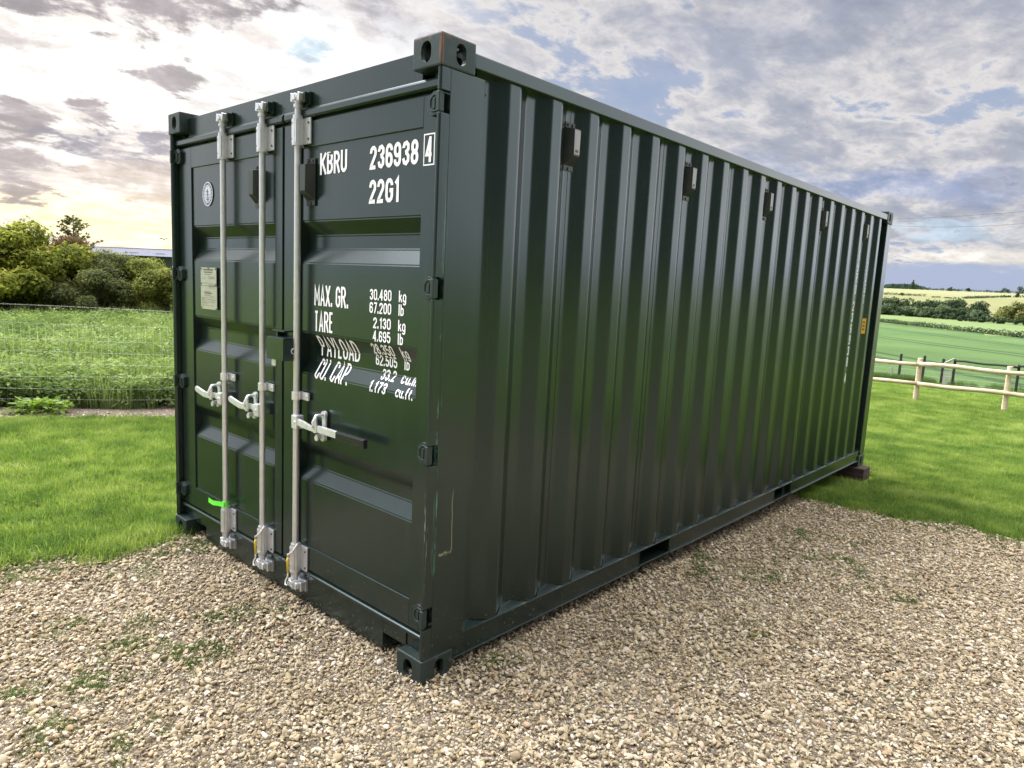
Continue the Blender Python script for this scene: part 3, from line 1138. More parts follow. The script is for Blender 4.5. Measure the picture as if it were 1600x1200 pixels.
b = MB()
row(b, 'KBRU', 1.588, 1.800, 2.140, 2.236, .100)
row(b, '236938', 1.966, 2.282, 2.136, 2.232, .100)
row(b, '22G1', 1.966, 2.168, 1.996, 2.094, .100)
row(b, 'MAX. GR.', 1.551, 1.828, 1.545, 1.640, .098)
row(b, 'TARE', 1.553, 1.709, 1.424, 1.520, .098)
row(b, 'PAYLOAD', 1.556, 1.868, 1.305, 1.402, .080)
row(b, 'CU. CAP.', 1.556, 1.828, 1.196, 1.292, .080)
for s, xe, z0 in (('30.480', 2.135, 1.592), ('67.200', 2.135, 1.536), ('2.130', 2.135, 1.472), ('4.695', 2.135, 1.416), ('28.350', 2.135, 1.358), ('62.505', 2.135, 1.308), ('33.2', 2.135, 1.250), ('1.173', 2.110, 1.194)):
    wd = {6: .150, 5: .122, 4: .098}[len(s)]
    row(b, s, xe - wd, xe, z0, z0 + .047, .080)
for s, x1, z0 in (('kg', 2.232, 1.592), ('lb', 2.218, 1.536), ('kg', 2.232, 1.472), ('lb', 2.218, 1.416), ('kg', 2.232, 1.358), ('lb', 2.218, 1.308), ('cu.m.', 2.296, 1.250), ('cu.ft.', 2.290, 1.194)):
    row(b, s, 2.184 if 'cu' not in s else 2.176, x1, z0, z0 + .047, .080)
b = MB()
xa, za = rp(2.321, 2.124, .03, YD)
xb, zb_ = rp(2.386, 2.243, .03, YD)
yb = YD - .0012
for (p0, p1, q0, q1) in ((xa, xb, za, za + .005), (xa, xb, zb_ - .005, zb_), (xa, xa + .005, za + .005, zb_ - .005), (xb - .005, xb, za + .005, zb_ - .005)):
    b._add([(p0, yb, q0), (p1, yb, q0), (p1, yb, q1), (p0, yb, q1)], [(0, 1, 2, 3)])
add_text(b, '4', xa + .012, xb - .010, za + .012, zb_ - .012, lambda z: YD, .10)
b.build('check_digit', WHITE, DR, offR)

# side number running down the far end of the side, two columns
b = MB()


def side_letters(txt, yc, ztop, w=.052, h=.100, gap=.012):
    z = ztop
    for ch in txt:
        if ch != ' ':
            ww = w * (0.45 if ch == '1' else 1)
            t = MB()
            add_text(t, ch, yc - ww / 2, yc + ww / 2, z - h, z, lambda q: 0.0, .10)
            v2 = [(2.4192 - v.co.y, v.co.x, v.co.z) for v in t.b.verts]
            t.b.verts.index_update()
            fs = [tuple(v.index for v in f.verts) for f in t.b.faces]
            t.b.free()
            b._add(v2, fs)
            z -= h + gap
        else:
            z -= .05
    return z


side_letters('KBRU 236938 4', .39 + PER * 17 + .046, 2.165, .042, .092, .0125)
b.build('side_lettering', WHITE, panels[0])
b = MB()
side_letters('22G1', .39 + PER * 18 + .048, 2.075, .034, .09, .0125)
b.build('side_lettering', WHITE, panels[0])
b = MB()
for k in (19,):
    # on the pressed slope that faces the doors
    y0, y1 = .39 + PER * k - .066, .39 + PER * k - .022
    f = lambda y: 2.384 + .036 * (y - (.39 + PER * k - .068)) / .068 + .0016
    b._add([(f(y0), y0, 1.385), (f(y1), y1, 1.385), (f(y1), y1, 1.535), (f(y0), y0, 1.535)], [(0, 1, 2, 3)])
for zz_ in (1.42, 1.455, 1.49):
    y0, y1 = .39 + PER * 19 - .058, .39 + PER * 19 - .034
    f = lambda y: 2.384 + .036 * (y - (.39 + PER * 19 - .068)) / .068 + .0024
    b._add([(f(y0), y0, zz_), (f(y1), y1, zz_), (f(y1), y1, zz_ + .014), (f(y0), y0, zz_ + .014)], [(0, 1, 2, 3)], 1)
b.build('yellow_sticker', [YELLOW, INK], panels[0])

# data plate and inspection emblem on the left door --------------------
xa, zb_ = rp(.357, 1.462, .03, YD)
xb, za = rp(.560, 1.700, .03, YD)
b = MB()
zm = (za * .56 + zb_ * .44)
b.box(xa, xb, YD - .0035, YD - .0005, zb_, zm - .001)
b.box(xa + .002, xb - .004, YD - .0042, YD - .0005, zm + .001, za)
w = xb - xa
yp = YD + .0032
lines = [(.18, .80, .93, .022, 1), (.22, .74, .875, .018, 1), (.28, .66, .83, .012, 0), (.50, .88, .77, .012, 0), (.52, .88, .735, .012, 0), (.10, .34, .735, .010, 0), (.04, .45, .62, .012, 0), (.48, .96, .605, .012, 0), (.52, .90, .57, .010, 0),
         (.50, .92, .54, .008, 0), (.52, .90, .51, .008, 0), (.18, .62, .42, .008, 0), (.24, .70, .375, .018, 1), (.22, .60, .33, .010, 0), (.62, .86, .30, .010, 0), (.06, .42, .26, .010, 0), (.05, .25, .225, .012, 0), (.46, .64, .235, .01, 0), (.70, .92, .225, .01, 0), (.06, .40, .185, .010, 0), (.48, .9, .175, .01, 0), (.06, .5, .14, .010, 0), (.06, .80, .085, .008, 0)]
rr = random.Random(3)
for a, c, zf, h, bold in lines:
    zz_ = zb_ + (za - zb_) * zf
    xx = a
    while xx < c:
        seg = rr.uniform(.02, .06)
        e = min(c, xx + seg)
        yy = yp if zf < .55 else yp + .0005
        hh = h * .30 * (1.2 if bold else .8)
        b._add([(xa + w * xx, YD - .0046, zz_), (xa + w * e, YD - .0046, zz_), (xa + w * e, YD - .0046, zz_ + hh), (xa + w * xx, YD - .0046, zz_ + hh)], [(0, 1, 2, 3)], 1)
        xx = e + .012
for u, v in ((.05, .97), (.5, .985), (.95, .97), (.04, .60), (.96, .585), (.05, .03), (.97, .02)):
    b.tube((xa + w * u, YD - .001, zb_ + (za - zb_) * v), (xa + w * u, YD - .007, zb_ + (za - zb_) * v), .0045, 8, mi=1)
b.build('data_plate', [PLATE, INK], DL, offL)

ex, ez = rp(.444, 2.112, .03, YD)


def ring(b, rx, rz, rx2, rz2, y, n=36, a0=0, a1=2 * math.pi, mi=0):
    for i in range(n):
        t, u = a0 + (a1 - a0) * i / n, a0 + (a1 - a0) * (i + 1) / n
        b._add([(rx * math.cos(t), y, rz * math.sin(t)), (rx * math.cos(u), y, rz * math.sin(u)), (rx2 * math.cos(u), y, rz2 * math.sin(u)), (rx2 * math.cos(t), y, rz2 * math.sin(t))], [(0, 1, 2, 3)], mi)


b = MB()
ring(b, .064, .068, .0585, .0625, -.0012)
ring(b, .046, .050, .001, .001, -.0012)
for k in range(18):
    t = 2 * math.pi * (k + .5) / 18
    if k in (4, 5, 13): continue
    c0 = Vector((.0525 * math.cos(t), 0, .0565 * math.sin(t)))
    b.box(c0.x - .0028, c0.x + .0028, -.0014, -.0010, c0.z - .0030, c0.z + .0030)
ring(b, .0585, .0625, .046, .050, -.0009, mi=1)
# globe, ship hull and anchor-like strokes inside
b.tube((0, -.0016, .026), (0, -.0016, -.034), .0022, 5, mi=1)
b.path([(-.020, -.0016, -.012), (-.014, -.0016, -.028), (0, -.0016, -.036), (.014, -.0016, -.028), (.020, -.0016, -.012)], .0020, 5, mi=1)
b.path([(-.016, -.0016, .012), (-.004, -.0016, .018), (.014, -.0016, .010)], .0022, 5, mi=1)
b.path([(-.026, -.0016, .000), (-.010, -.0016, -.006), (.012, -.0016, -.002), (.026, -.0016, -.008)], .0018, 5, mi=1)
ring(b, .040, .044, .038, .042, -.0016, mi=1)
E_ = b.build('inspection_emblem', [EMBW, BLUEINK], DL)
E_.location = Vector((ex, YD + .004, ez)) - Vector(DL.location)

# weld studs low on the side panel, small hook near the post
b = MB()
b.tube((2.384, .262, 2.43), (2.396, .262, 2.43), .007, 8)
b.path([(2.398, .262, 2.44), (2.404, .270, 2.43), (2.398, .262, 2.415)], .004, 6)
b.build('lashing_hook', PAINT_R2, panels[0])
# ledge flashings closing the corrugation pockets over the bottom rail
b = MB()
for k in range(-1, 20):
    y = .39 + PER * k + .075
    if k < 0:
        yA, yB = .236, .39
        b._add([(2.430, yA, .1693), (2.430, yB, .1693), (2.385, yB - .075, .1715 + .012), (2.385, yA, .1715 + .022)], [(0, 1, 2, 3)])
        continue
    b._add([(2.4295, y - .005, .1693), (2.4295, y + .209, .1693), (2.3845, y + .136, .188), (2.3845, y + .068, .188)], [(0, 1, 2, 3)])
b.build('rail_flashing', PAINT, CONT)

# green tag on the left bar, and the two cable seals --------------------
xt = rods[0]
b = MB()
zt0 = zfix(.372)
b.tube((xt, YR, zt0), (xt, YR, zt0 + .030), .0186, 18)
pts = [(xt + .02, -.008, zt0 + .016), (xt - .02, -.012, zt0 + .016), (xt - .09, -.020, zt0 + .006), (xt - .165, -.012, zt0 + .004)]
for (a, c) in zip(pts, pts[1:]):
    b._add([(a[0], a[1], a[2] - .015), (c[0], c[1], c[2] - .015), (c[0], c[1], c[2] + .014), (a[0], a[1], a[2] + .014)], [(0, 1, 2, 3)])
    b._add([(a[0], a[1] + .001, a[2] - .015), (a[0], a[1] + .001, a[2] + .014), (c[0], c[1] + .001, c[2] + .014), (c[0], c[1] + .001, c[2] - .015)], [(0, 1, 2, 3)])
t = b.build('tape_flag', LIME)
tag(t, 'bright lime green tape flag wrapped low round the leftmost locking bar', 'tape')
for x, lb in ((rods[1], 'white and yellow cable seal looped on the bottom guide of the middle locking bar'), (rods[2], 'white and yellow cable seal looped on the bottom guide of the rightmost locking bar')):
    S = empty('cable_seal', (x, YR, .2))
    off = -Vector(S.location)
    tag(S, lb, 'cable seal', 'cable seals on the locking bars')
    zA = zfix(.372)
    b = MB()
    p = [(x + .030, YR - .005, zA + .008), (x + .036, YR - .020, zA - .004), (x + .026, YR - .032, zA - .030), (x - .006, YR - .034, zA - .052), (x - .030, YR - .026, zA - .062), (x - .036, YR - .020, zA - .085)]
    b.path(p, .0042, 7)
    b.build('cable', WSEAL, S, off)
    b = MB()
    zB = zfix(.185)
    p = [(x - .036, YR - .020, zB + .030), (x - .040, YR - .020, zB + .005), (x - .052, YR - .024, zB - .018), (x - .044, YR - .030, zB - .036), (x - .022, YR - .030, zB - .030), (x - .020, YR - .026, zB - .008), (x - .002, YR - .030, zB + .002), (x + .024, YR - .026, zB - .012)]
    b.path(p, .0042, 7)
    b.build('cable', WSEAL, S, off)
    b = MB()
    b.path([(x - .036, YR - .020, zA - .083), (x - .037, YR - .022, (zA + zB) / 2), (x - .036, YR - .020, zB + .030)], .0068, 8)
    b.build('seal_sleeve', YSEAL, S, off)
print('container built')
#PART2
# ------------------------------------------------------------------ terrain
def lerp_tab(tab, s):
    xs = [t[0] for t in tab]; ys = [t[1] for t in tab]
    return float(np.interp(s, xs, ys))


SE = Vector((math.sin(R(-10)), math.cos(R(-10))))      # straight out over the valley


def smooth(t): t = min(1, max(0, t)); return t * t * (3 - 2 * t)


EAST = [(0, 0), (4, -.085), (6, -.13), (15, -.325), (20, -.62), (26, -1.08), (32, -1.56), (45, -1.9), (60, -2.15), (120, -3.1), (170, -3.35), (240, -3.7), (280, -3.5), (340, -2.5), (380, -2.7), (450, -3.0), (560, -.4), (700, 4.3), (850, 10.5), (1000, 17.8), (1200, 26.2), (1260, 27.2), (1500, 24), (2600, -10)]
WEST = [(0, 0), (22, 0.02), (40, -.9), (80, -3.0), (200, -6), (600, -9), (2600, -10)]


def ground_z(x, y):
    s = max(0.0, (x - 1.5) * SE.x * .6 + y * SE.y)
    r = math.hypot(x - 2, y)
    a = math.degrees(math.atan2(x - 2, y))
    near = -.0215 * max(0.0, min(y, 15.0)) if y < 15 else -.325
    we = smooth((a + 50) / 25) * smooth((75 - a) / 30)
    e = lerp_tab(EAST, r)
    w = lerp_tab(WEST, r)
    far = e * we + w * (1 - we)
    k = smooth((r - 8) / 8)
    z = near * (1 - k) + far * k
    z += (mnoise.noise(Vector((x * .25, y * .25, 3))) * .03) * smooth((r - 9) / 6) * (1 if r < 60 else 3)
    return z


G = {}


def node_obj_pos(N):
    g = N.n('ShaderNodeNewGeometry').outputs['Position']
    sp = N.n('ShaderNodeSeparateXYZ')
    N.l(g, sp.inputs[0])
    return g, sp.outputs


# lawn soil/turf under the blades
mt, N, bs, out = new_mat('turf')
g, (gx, gy, gz) = node_obj_pos(N)
n1 = N.noise(g, .9, 6, .65); n2 = N.noise(g, 18, 6, .7); n3 = N.noise(g, 90, 4, .7)
c = N.mix(N.ss(n1, .35, .65), (.13, .22, .018), (.19, .29, .026))
c = N.mix(N.ss(n2, .35, .7, 0, .6), c, (.09, .16, .016))
c = N.mix(N.ss(n3, .5, .75, 0, .5), c, (.15, .22, .04))
c = N.mix(N.ss(N.noise(N.mapping(g, scale=(.15, .9, 1)), 1.0, 5, .6), .52, .66, 0, .35), c, (.13, .17, .04))
N.l(c, bs.inputs['Base Color']); bs.inputs['Roughness'].default_value = .9
bs.inputs['Specular IOR Level'].default_value = .15
bump(N, bs, N.m('ADD', n2, n3), .8, .03)
M_TURF = mt

mt, N, bs, out = new_mat('crop')
g, (gx, gy, gz) = node_obj_pos(N)
rot = N.mapping(g, rot=(0, 0, R(-58)))
sp = N.n('ShaderNodeSeparateXYZ'); N.l(N.mapping(g, rot=(0, 0, R(55))), sp.inputs[0])
acr = sp.outputs[1]
wob_ = N.m('MULTIPLY', N.noise(g, .015, 2, .5), 10.0)
ph = N.m('ADD', N.m('MULTIPLY', acr, 1.0), wob_)
rows = N.m('SINE', N.m('MULTIPLY', ph, 2 * math.pi / 5.0))
tr1 = N.ss(N.m('ABSOLUTE', N.m('SUBTRACT', N.m('FRACT', N.m('DIVIDE', ph, 19.0)), .40)), .050, .020)
tr2 = N.ss(N.m('ABSOLUTE', N.m('SUBTRACT', N.m('FRACT', N.m('DIVIDE', ph, 19.0)), .56)), .050, .020)
nn = N.noise(g, .05, 6, .65); nf = N.noise(N.mapping(g, rot=(0, 0, R(55)), scale=(.15, 2.2, 1)), 1.0, 6, .7); nf2 = N.noise(g, 2.5, 6, .75)
c = N.mix(N.ss(nn, .35, .65), (.070, .130, .040), (.105, .175, .056))
c = N.mix(N.ss(nf, .42, .68, 0, .6), c, (.040, .095, .026))
c = N.mix(N.ss(nf2, .4, .75, 0, .5), c, (.11, .19, .06))
c = N.mix(N.m('MULTIPLY', N.m('MAXIMUM', tr1, tr2), .8), c, (.030, .065, .024))
N.l(c, bs.inputs['Base Color']); bs.inputs['Roughness'].default_value = .9
bs.inputs['Specular IOR Level'].default_value = .1
bump(N, bs, nf2, 1.0, .25)
M_CROP = mt

mt, N, bs, out = new_mat('young_crop')
g, (gx, gy, gz) = node_obj_pos(N)
nn = N.noise(N.mapping(g, scale=(.02, .1, 1)), 1.0, 6, .65); n2 = N.noise(g, 1.2, 6, .7)
c = N.mix(N.ss(nn, .35, .65), (.120, .175, .062), (.165, .215, .080))
c = N.mix(N.ss(n2, .4, .75, 0, .4), c, (.07, .13, .04))
N.l(c, bs.inputs['Base Color']); bs.inputs['Roughness'].default_value = .95
bs.inputs['Specular IOR Level'].default_value = .1
M_CROP2 = mt

mt, N, bs, out = new_mat('ripening_field')
g, (gx, gy, gz) = node_obj_pos(N)
nn = N.noise(N.mapping(g, scale=(.004, .02, 1)), 1.0, 7, .7); n2 = N.noise(g, .25, 6, .7)
c = N.mix(N.ss(nn, .35, .65), (.150, .158, .070), (.195, .198, .088))
c = N.mix(N.ss(n2, .42, .7, 0, .35), c, (.20, .23, .07))
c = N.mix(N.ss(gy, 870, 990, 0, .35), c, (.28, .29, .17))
N.l(c, bs.inputs['Base Color']); bs.inputs['Roughness'].default_value = .95
bs.inputs['Specular IOR Level'].default_value = .1
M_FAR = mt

radii = [0, 1, 2, 3, 4, 5, 6, 7, 8, 9, 10, 11, 12, 13, 14, 15, 16.5, 18, 20, 22, 25, 28, 31.8, 37, 43, 50, 60, 72, 86, 100, 120, 140, 165, 190, 215, 240, 270, 300, 340, 380, 420, 460, 510, 560, 620, 700, 780, 850, 925, 1000, 1070, 1140, 1200, 1260, 1350, 1500, 1800, 2600, 4000]
NA = 144
HEDGE_A, HEDGE_B = Vector((-58, 233)), Vector((-18, 169))
hd = (HEDGE_B - HEDGE_A).normalized()
hn = Vector((-hd.y, hd.x))
if hn.y < 0: hn = -hn


def field_of(x, y):
    r = math.hypot(x - 2, y)
    a = math.degrees(math.atan2(x - 2, y))
    if r < (31.8 if -50 < a < 75 else 24): return 'lawn'
    if r > 430: return 'far_field'
    if -55 < a < 75:
        return 'crop_field' if (Vector((x, y)) - HEDGE_A).dot(hn) < 0 else 'young_crop_field'
    return 'pasture'


vs = []
for r in radii[1:]:
    for k in range(NA):
        a = 2 * math.pi * k / NA
        x, y = 2 + r * math.sin(a), r * math.cos(a)
        vs.append((x, y, ground_z(x, y)))
ctr = (2, 0, 0)
faces = {}
nr = len(radii) - 1
for i in range(nr):
    for k in range(NA):
        j = (k + 1) % NA
        if i == 0:
            f = (-1, k, j)
            cxy = (2, 0)
        else:
            f = ((i - 1) * NA + k, i * NA + k, i * NA + j, (i - 1) * NA + j)
            cxy = tuple(sum(vs[q][d] for q in f) / 4 for d in (0, 1))
        faces.setdefault(field_of(*cxy), []).append(f)
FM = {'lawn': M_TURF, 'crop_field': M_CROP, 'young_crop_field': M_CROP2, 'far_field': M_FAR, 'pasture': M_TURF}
for nm, fl in faces.items():
    used = {}
    vv, ff = [], []
    for f in fl:
        q = []
        for i in f:
            if i not in used:
                used[i] = len(vv)
                vv.append(ctr if i == -1 else vs[i])
            q.append(used[i])
        ff.append(q)
    me = bpy.data.meshes.new(nm)
    me.from_pydata(vv, [], ff)
    me.polygons.foreach_set('use_smooth', [True] * len(ff))
    o = link(nm, me, FM[nm])
    tag(o, kind='structure')

# ------------------------------------------------------------------ gravel
# edge between stones and lawn, walked round the parking area
GE = [(-.8, -16), (-.35, -2.6), (-.25, -1.6), (-.02, -.98), (-.10, -.76), (.04, -.60), (.20, -.50), (.15, -.26), (.06, -.05), (.05, .6), (.08, 2.0), (.2, 4.3), (1.0, 4.55), (2.0, 4.62), (2.35, 4.60), (2.72, 4.56), (2.95, 4.66), (3.15, 4.60), (3.35, 4.78), (3.55, 4.92), (3.72, 4.80), (3.95, 4.84), (4.3, 4.75), (5.2, 4.9), (7, 4.7), (10, 4.9), (14, 4.5), (14, -16)]
ge = np.array(GE)


def in_poly(px, py, poly):
    inside = np.zeros(px.shape, bool)
    n = len(poly)
    j = n - 1
    for i in range(n):
        xi, yi = poly[i]; xj, yj = poly[j]
        c = ((yi > py) != (yj > py)) & (px < (xj - xi) * (py - yi) / (yj - yi + 1e-12) + xi)
        inside ^= c
        j = i
    return inside


def edge_dist(px, py, poly):
    best = np.full(px.shape, 1e9)
    n = len(poly)
    for i in range(n):
        a = np.array(poly[i]); c = np.array(poly[(i + 1) % n])
        d = c - a
        t = np.clip(((px - a[0]) * d[0] + (py - a[1]) * d[1]) / (d @ d), 0, 1)
        best = np.minimum(best, np.hypot(px - a[0] - t * d[0], py - a[1] - t * d[1]))
    return best


def gz_near(x, y):
    """stone surface: rises a little against the sill, falls with the ground"""
    z = -.0215 * np.maximum(0, y) + .004
    return z


mt, N, bs, out = new_mat('stone_bed')
g, (gx, gy, gz) = node_obj_pos(N)
vo = N.n('ShaderNodeTexVoronoi'); N.l(g, vo.inputs['Vector']); vo.inputs['Scale'].default_value = 62
vo2 = N.n('ShaderNodeTexVoronoi', feature='DISTANCE_TO_EDGE'); N.l(g, vo2.inputs['Vector']); vo2.inputs['Scale'].default_value = 62
sc_ = N.n('ShaderNodeSeparateColor'); N.l(vo.outputs['Color'], sc_.inputs[0])
c = N.ramp(sc_.outputs[0], [(0, (.14, .11, .068)), (.4, (.27, .22, .145)), (.7, (.33, .28, .19)), (1, (.40, .35, .26))])
c = N.mix(N.ss(vo2.outputs['Distance'], .12, .0), c, (.05, .038, .024))
c = N.mix(N.ss(N.noise(g, 2.2, 4, .6), .55, .75, 0, .5), c, (.10, .10, .045))
N.l(c, bs.inputs['Base Color']); bs.inputs['Roughness'].default_value = .9
bump(N, bs, N.ss(vo2.outputs['Distance'], 0, .3), .9, .008)
M_BED = mt

nx = 120
gxs = np.linspace(-.6, 12.2, 129); gys = np.linspace(-7, 5.0, 121)
bmg = bmesh.new()
pv = [bmg.verts.new((x, y, 0)) for x, y in GE]
bmg.faces.new(pv)
bmesh.ops.triangulate(bmg, faces=bmg.faces[:])
for xx in np.arange(0, 14, .5):
    bmesh.ops.bisect_plane(bmg, geom=bmg.verts[:] + bmg.edges[:] + bmg.faces[:], plane_co=(xx, 0, 0), plane_no=(1, 0, 0))
for yy in list(np.arange(-15.5, 5, .5)):
    bmesh.ops.bisect_plane(bmg, geom=bmg.verts[:] + bmg.edges[:] + bmg.faces[:], plane_co=(0, yy, 0), plane_no=(0, 1, 0))
for v in bmg.verts:
    v.co.z = max(ground_z(v.co.x, v.co.y), -.0215 * max(0, v.co.y)) + .005 + (.007 if .2 < v.co.x < 8 and -6 < v.co.y < 4.2 else 0) + (.06 if v.co.x > 8 or v.co.y < -7 else 0)
me = bpy.data.meshes.new('gravel_bed')
bmg.to_mesh(me); bmg.free()
tag(link('gravel_bed', me, M_BED), kind='structure')


def hidden_collection(name, objs):
    c = bpy.data.collections.new(name)
    for o in objs:
        for cc in list(o.users_collection): cc.objects.unlink(o)
        c.objects.link(o)
    return c


def scatter(name, points, coll, smin, smax, mat, kind='stuff', seed=0, tilt=.3, rots=None, scales=None):
    """points carry instances of the meshes in coll"""
    me = bpy.data.meshes.new(name)
    me.vertices.add(len(points))
    me.vertices.foreach_set('co', np.ascontiguousarray(points, dtype=np.float32).ravel())
    o = bpy.data.objects.new(name, me)
    sc.collection.objects.link(o)
    r_ = np.random.default_rng(seed)
    n = len(points)
    if rots is None:
        rots = np.stack([r_.normal(0, tilt, n), r_.normal(0, tilt, n), r_.uniform(0, 6.283, n)], 1)
    if scales is None:
        s = r_.uniform(smin, smax, n)
        scales = np.stack([s, s, s], 1)
    a = me.attributes.new('rot', 'FLOAT_VECTOR', 'POINT'); a.data.foreach_set('vector', rots.astype(np.float32).ravel())
    a = me.attributes.new('scl', 'FLOAT_VECTOR', 'POINT'); a.data.foreach_set('vector', scales.astype(np.float32).ravel())
    a = me.attributes.new('pick', 'INT', 'POINT'); a.data.foreach_set('value', r_.integers(0, len(coll.objects), n).astype(np.int32))
    gt = bpy.data.node_groups.new(name, 'GeometryNodeTree')
    gt.interface.new_socket('Geometry', in_out='INPUT', socket_type='NodeSocketGeometry')
    gt.interface.new_socket('Geometry', in_out='OUTPUT', socket_type='NodeSocketGeometry')
    gi = gt.nodes.new('NodeGroupInput'); go = gt.nodes.new('NodeGroupOutput')
    ci = gt.nodes.new('GeometryNodeCollectionInfo')
    ci.inputs['Collection'].default_value = coll
    ci.inputs['Separate Children'].default_value = True
    ci.inputs['Reset Children'].default_value = True
    ip = gt.nodes.new('GeometryNodeInstanceOnPoints')
    ip.inputs['Pick Instance'].default_value = True
    gt.links.new(gi.outputs[0], ip.inputs['Points'])
    gt.links.new(ci.outputs[0], ip.inputs['Instance'])
    for nm, ty, sk in (('pick', 'INT', 'Instance Index'), ('rot', 'FLOAT_VECTOR', 'Rotation'), ('scl', 'FLOAT_VECTOR', 'Scale')):
        na = gt.nodes.new('GeometryNodeInputNamedAttribute')
        na.data_type = ty
        na.inputs['Name'].default_value = nm
        gt.links.new(na.outputs['Attribute'], ip.inputs[sk])
    gt.links.new(ip.outputs[0], go.inputs[0])
    md = o.modifiers.new('scatter', 'NODES')
    md.node_group = gt
    tag(o, kind=kind)
    return o


# stones: a few irregular pebbles and chips
mt, N, bs, out = new_mat('gravel_stone')
oi = N.n('ShaderNodeObjectInfo')
tcg = N.n('ShaderNodeTexCoord').outputs['Object']
c = N.ramp(oi.outputs['Random'], [(0, (.085, .070, .047)), (.13, (.19, .150, .092)), (.30, (.335, .268, .160)), (.48, (.445, .370, .232)), (.62, (.33, .285, .195)), (.76, (.51, .446, .312)), (.90, (.59, .545, .44)), (.955, (.36, .22, .12)), (1, (.70, .68, .63))])
gp = N.n('ShaderNodeNewGeometry').outputs['Position']
c = N.mix(N.ss(N.noise(gp, 1.3, 5, .65), .50, .68, 0, .40), c, (.26, .21, .12))
c = N.mix(N.ss(N.noise(tcg, 1.3, 5, .65), .35, .7, 0, .45), c, (.34, .265, .15))
N.l(c, bs.inputs['Base Color']); bs.inputs['Roughness'].default_value = .85
bs.inputs['Specular IOR Level'].default_value = .25
M_STONE = mt
stones = []
for i in range(9):
    t = bmesh.new()
    bmesh.ops.create_icosphere(t, subdivisions=2, radius=1)
    off = Vector((i * 7.3, i * 1.7, 2))
    # flat chips cut by a few planes
    rr = random.Random(i)
    cuts = [(Vector((rr.uniform(-1, 1), rr.uniform(-1, 1), rr.uniform(-1, 1))).normalized(), rr.uniform(.45, .8)) for _ in range(7)]
    for v in t.verts:
        p = v.co.copy()
        p *= 1 + .35 * mnoise.noise(p * 1.1 + off)
        for nn_, d in cuts:
            k = p.dot(nn_) - d
            if k > 0: p -= nn_ * k * .85
        v.co = Vector((p.x, p.y * rr.uniform(.68, .72), p.z * .5))
    for f in t.faces: f.smooth = i % 2 == 0
    me = bpy.data.meshes.new('stone_shape'); t.to_mesh(me); t.free()
    stones.append(link('stone_shape', me, M_STONE))
C_ST = hidden_collection('stone_shapes', stones)

pts = []


def rand_in(n, x0, x1, y0, y1):
    return rng.uniform(x0, x1, n), rng.uniform(y0, y1, n)


def gravel_pts(n, x0, x1, y0, y1, keep=lambda x, y: np.ones(x.shape, bool)):
    x, y = rand_in(n, x0, x1, y0, y1)
    k = in_poly(x, y, GE) & keep(x, y)
    # leave out the middle under the container
    k &= ~((x > .25) & (x < 2.25) & (y > .35) & (y < 4.3))
    return x[k], y[k]


xa_, ya_ = gravel_pts(215000, -.4, 5.3, -2.2, 5.0)
xb_, yb_ = gravel_pts(70000, 5.3, 9.5, -4.5, 5.0)
xc_, yc_ = gravel_pts(60000, -.6, 5.3, -5.0, -2.2)
x, y = np.concatenate([xa_, xb_, xc_]), np.concatenate([ya_, yb_, yc_])
z = -.0215 * np.maximum(0, y) + .013 + rng.uniform(-.004, .010, len(x))
# slight ruts and heaps
z += np.array([mnoise.noise(Vector((a * 2.3, b_ * 2.3, 0))) for a, b_ in zip(x, y)]) * .007
d = np.hypot(x - CAM.x, y - CAM.y)
sz = rng.lognormal(math.log(.0093), .38, len(x))
sz = np.clip(sz, .005, .025) * np.where((x > 5.3) | (y < -2.2), 1.25, 1.0)
pt = np.stack([x, y, z], 1)
rots = np.stack([rng.normal(0, .45, len(x)), rng.normal(0, .45, len(x)), rng.uniform(0, 6.28, len(x))], 1)
scl = np.stack([sz, sz * rng.uniform(.75, 1.1, len(x)), sz * rng.uniform(.7, 1.15, len(x))], 1)
scatter('gravel', pt, C_ST, 0, 0, M_STONE, seed=3, rots=rots, scales=scl)

# ------------------------------------------------------------------ leaves and grass
def leaf_mat(name, ramp, trans=.45, rough=.5, hue_noise=None, spec=.3):
    mt = bpy.data.materials.new(name)
    mt.use_nodes = True
    mt.node_tree.nodes.clear()
    N = NT(mt.node_tree)
    bs = N.n('ShaderNodeBsdfPrincipled'); tr = N.n('ShaderNodeBsdfTranslucent')
    mx = N.n('ShaderNodeMixShader'); out = N.n('ShaderNodeOutputMaterial')
    at = N.n('ShaderNodeAttribute'); at.attribute_name = 'rnd'
    oi = N.n('ShaderNodeObjectInfo')
    g = N.n('ShaderNodeNewGeometry').outputs['Position']
    v = N.m('FRACT', N.m('ADD', at.outputs['Fac'], N.m('MULTIPLY', oi.outputs['Random'], .61)))
    if hue_noise:
        v = N.m('ADD', N.m('MULTIPLY', v, .55), N.m('MULTIPLY', N.ss(N.noise(g, hue_noise, 4, .6), .3, .7), .45))
    c = N.ramp(v, ramp)
    N.l(c, bs.inputs['Base Color'])
    bs.inputs['Roughness'].default_value = rough
    bs.inputs['Specular IOR Level'].default_value = spec
    c2 = N.mix(1.0, c, (1.12, 1.12, .72), 'MULTIPLY')
    N.l(c2, tr.inputs[0])
    mx.inputs[0].default_value = trans
    N.l(bs.outputs[0], mx.inputs[1]); N.l(tr.outputs[0], mx.inputs[2])
    N.l(mx.outputs[0], out.inputs[0])
    return mt


def set_rnd(me, vals):
    a = me.attributes.new('rnd', 'FLOAT', 'FACE')
    a.data.foreach_set('value', np.asarray(vals, dtype=np.float32))


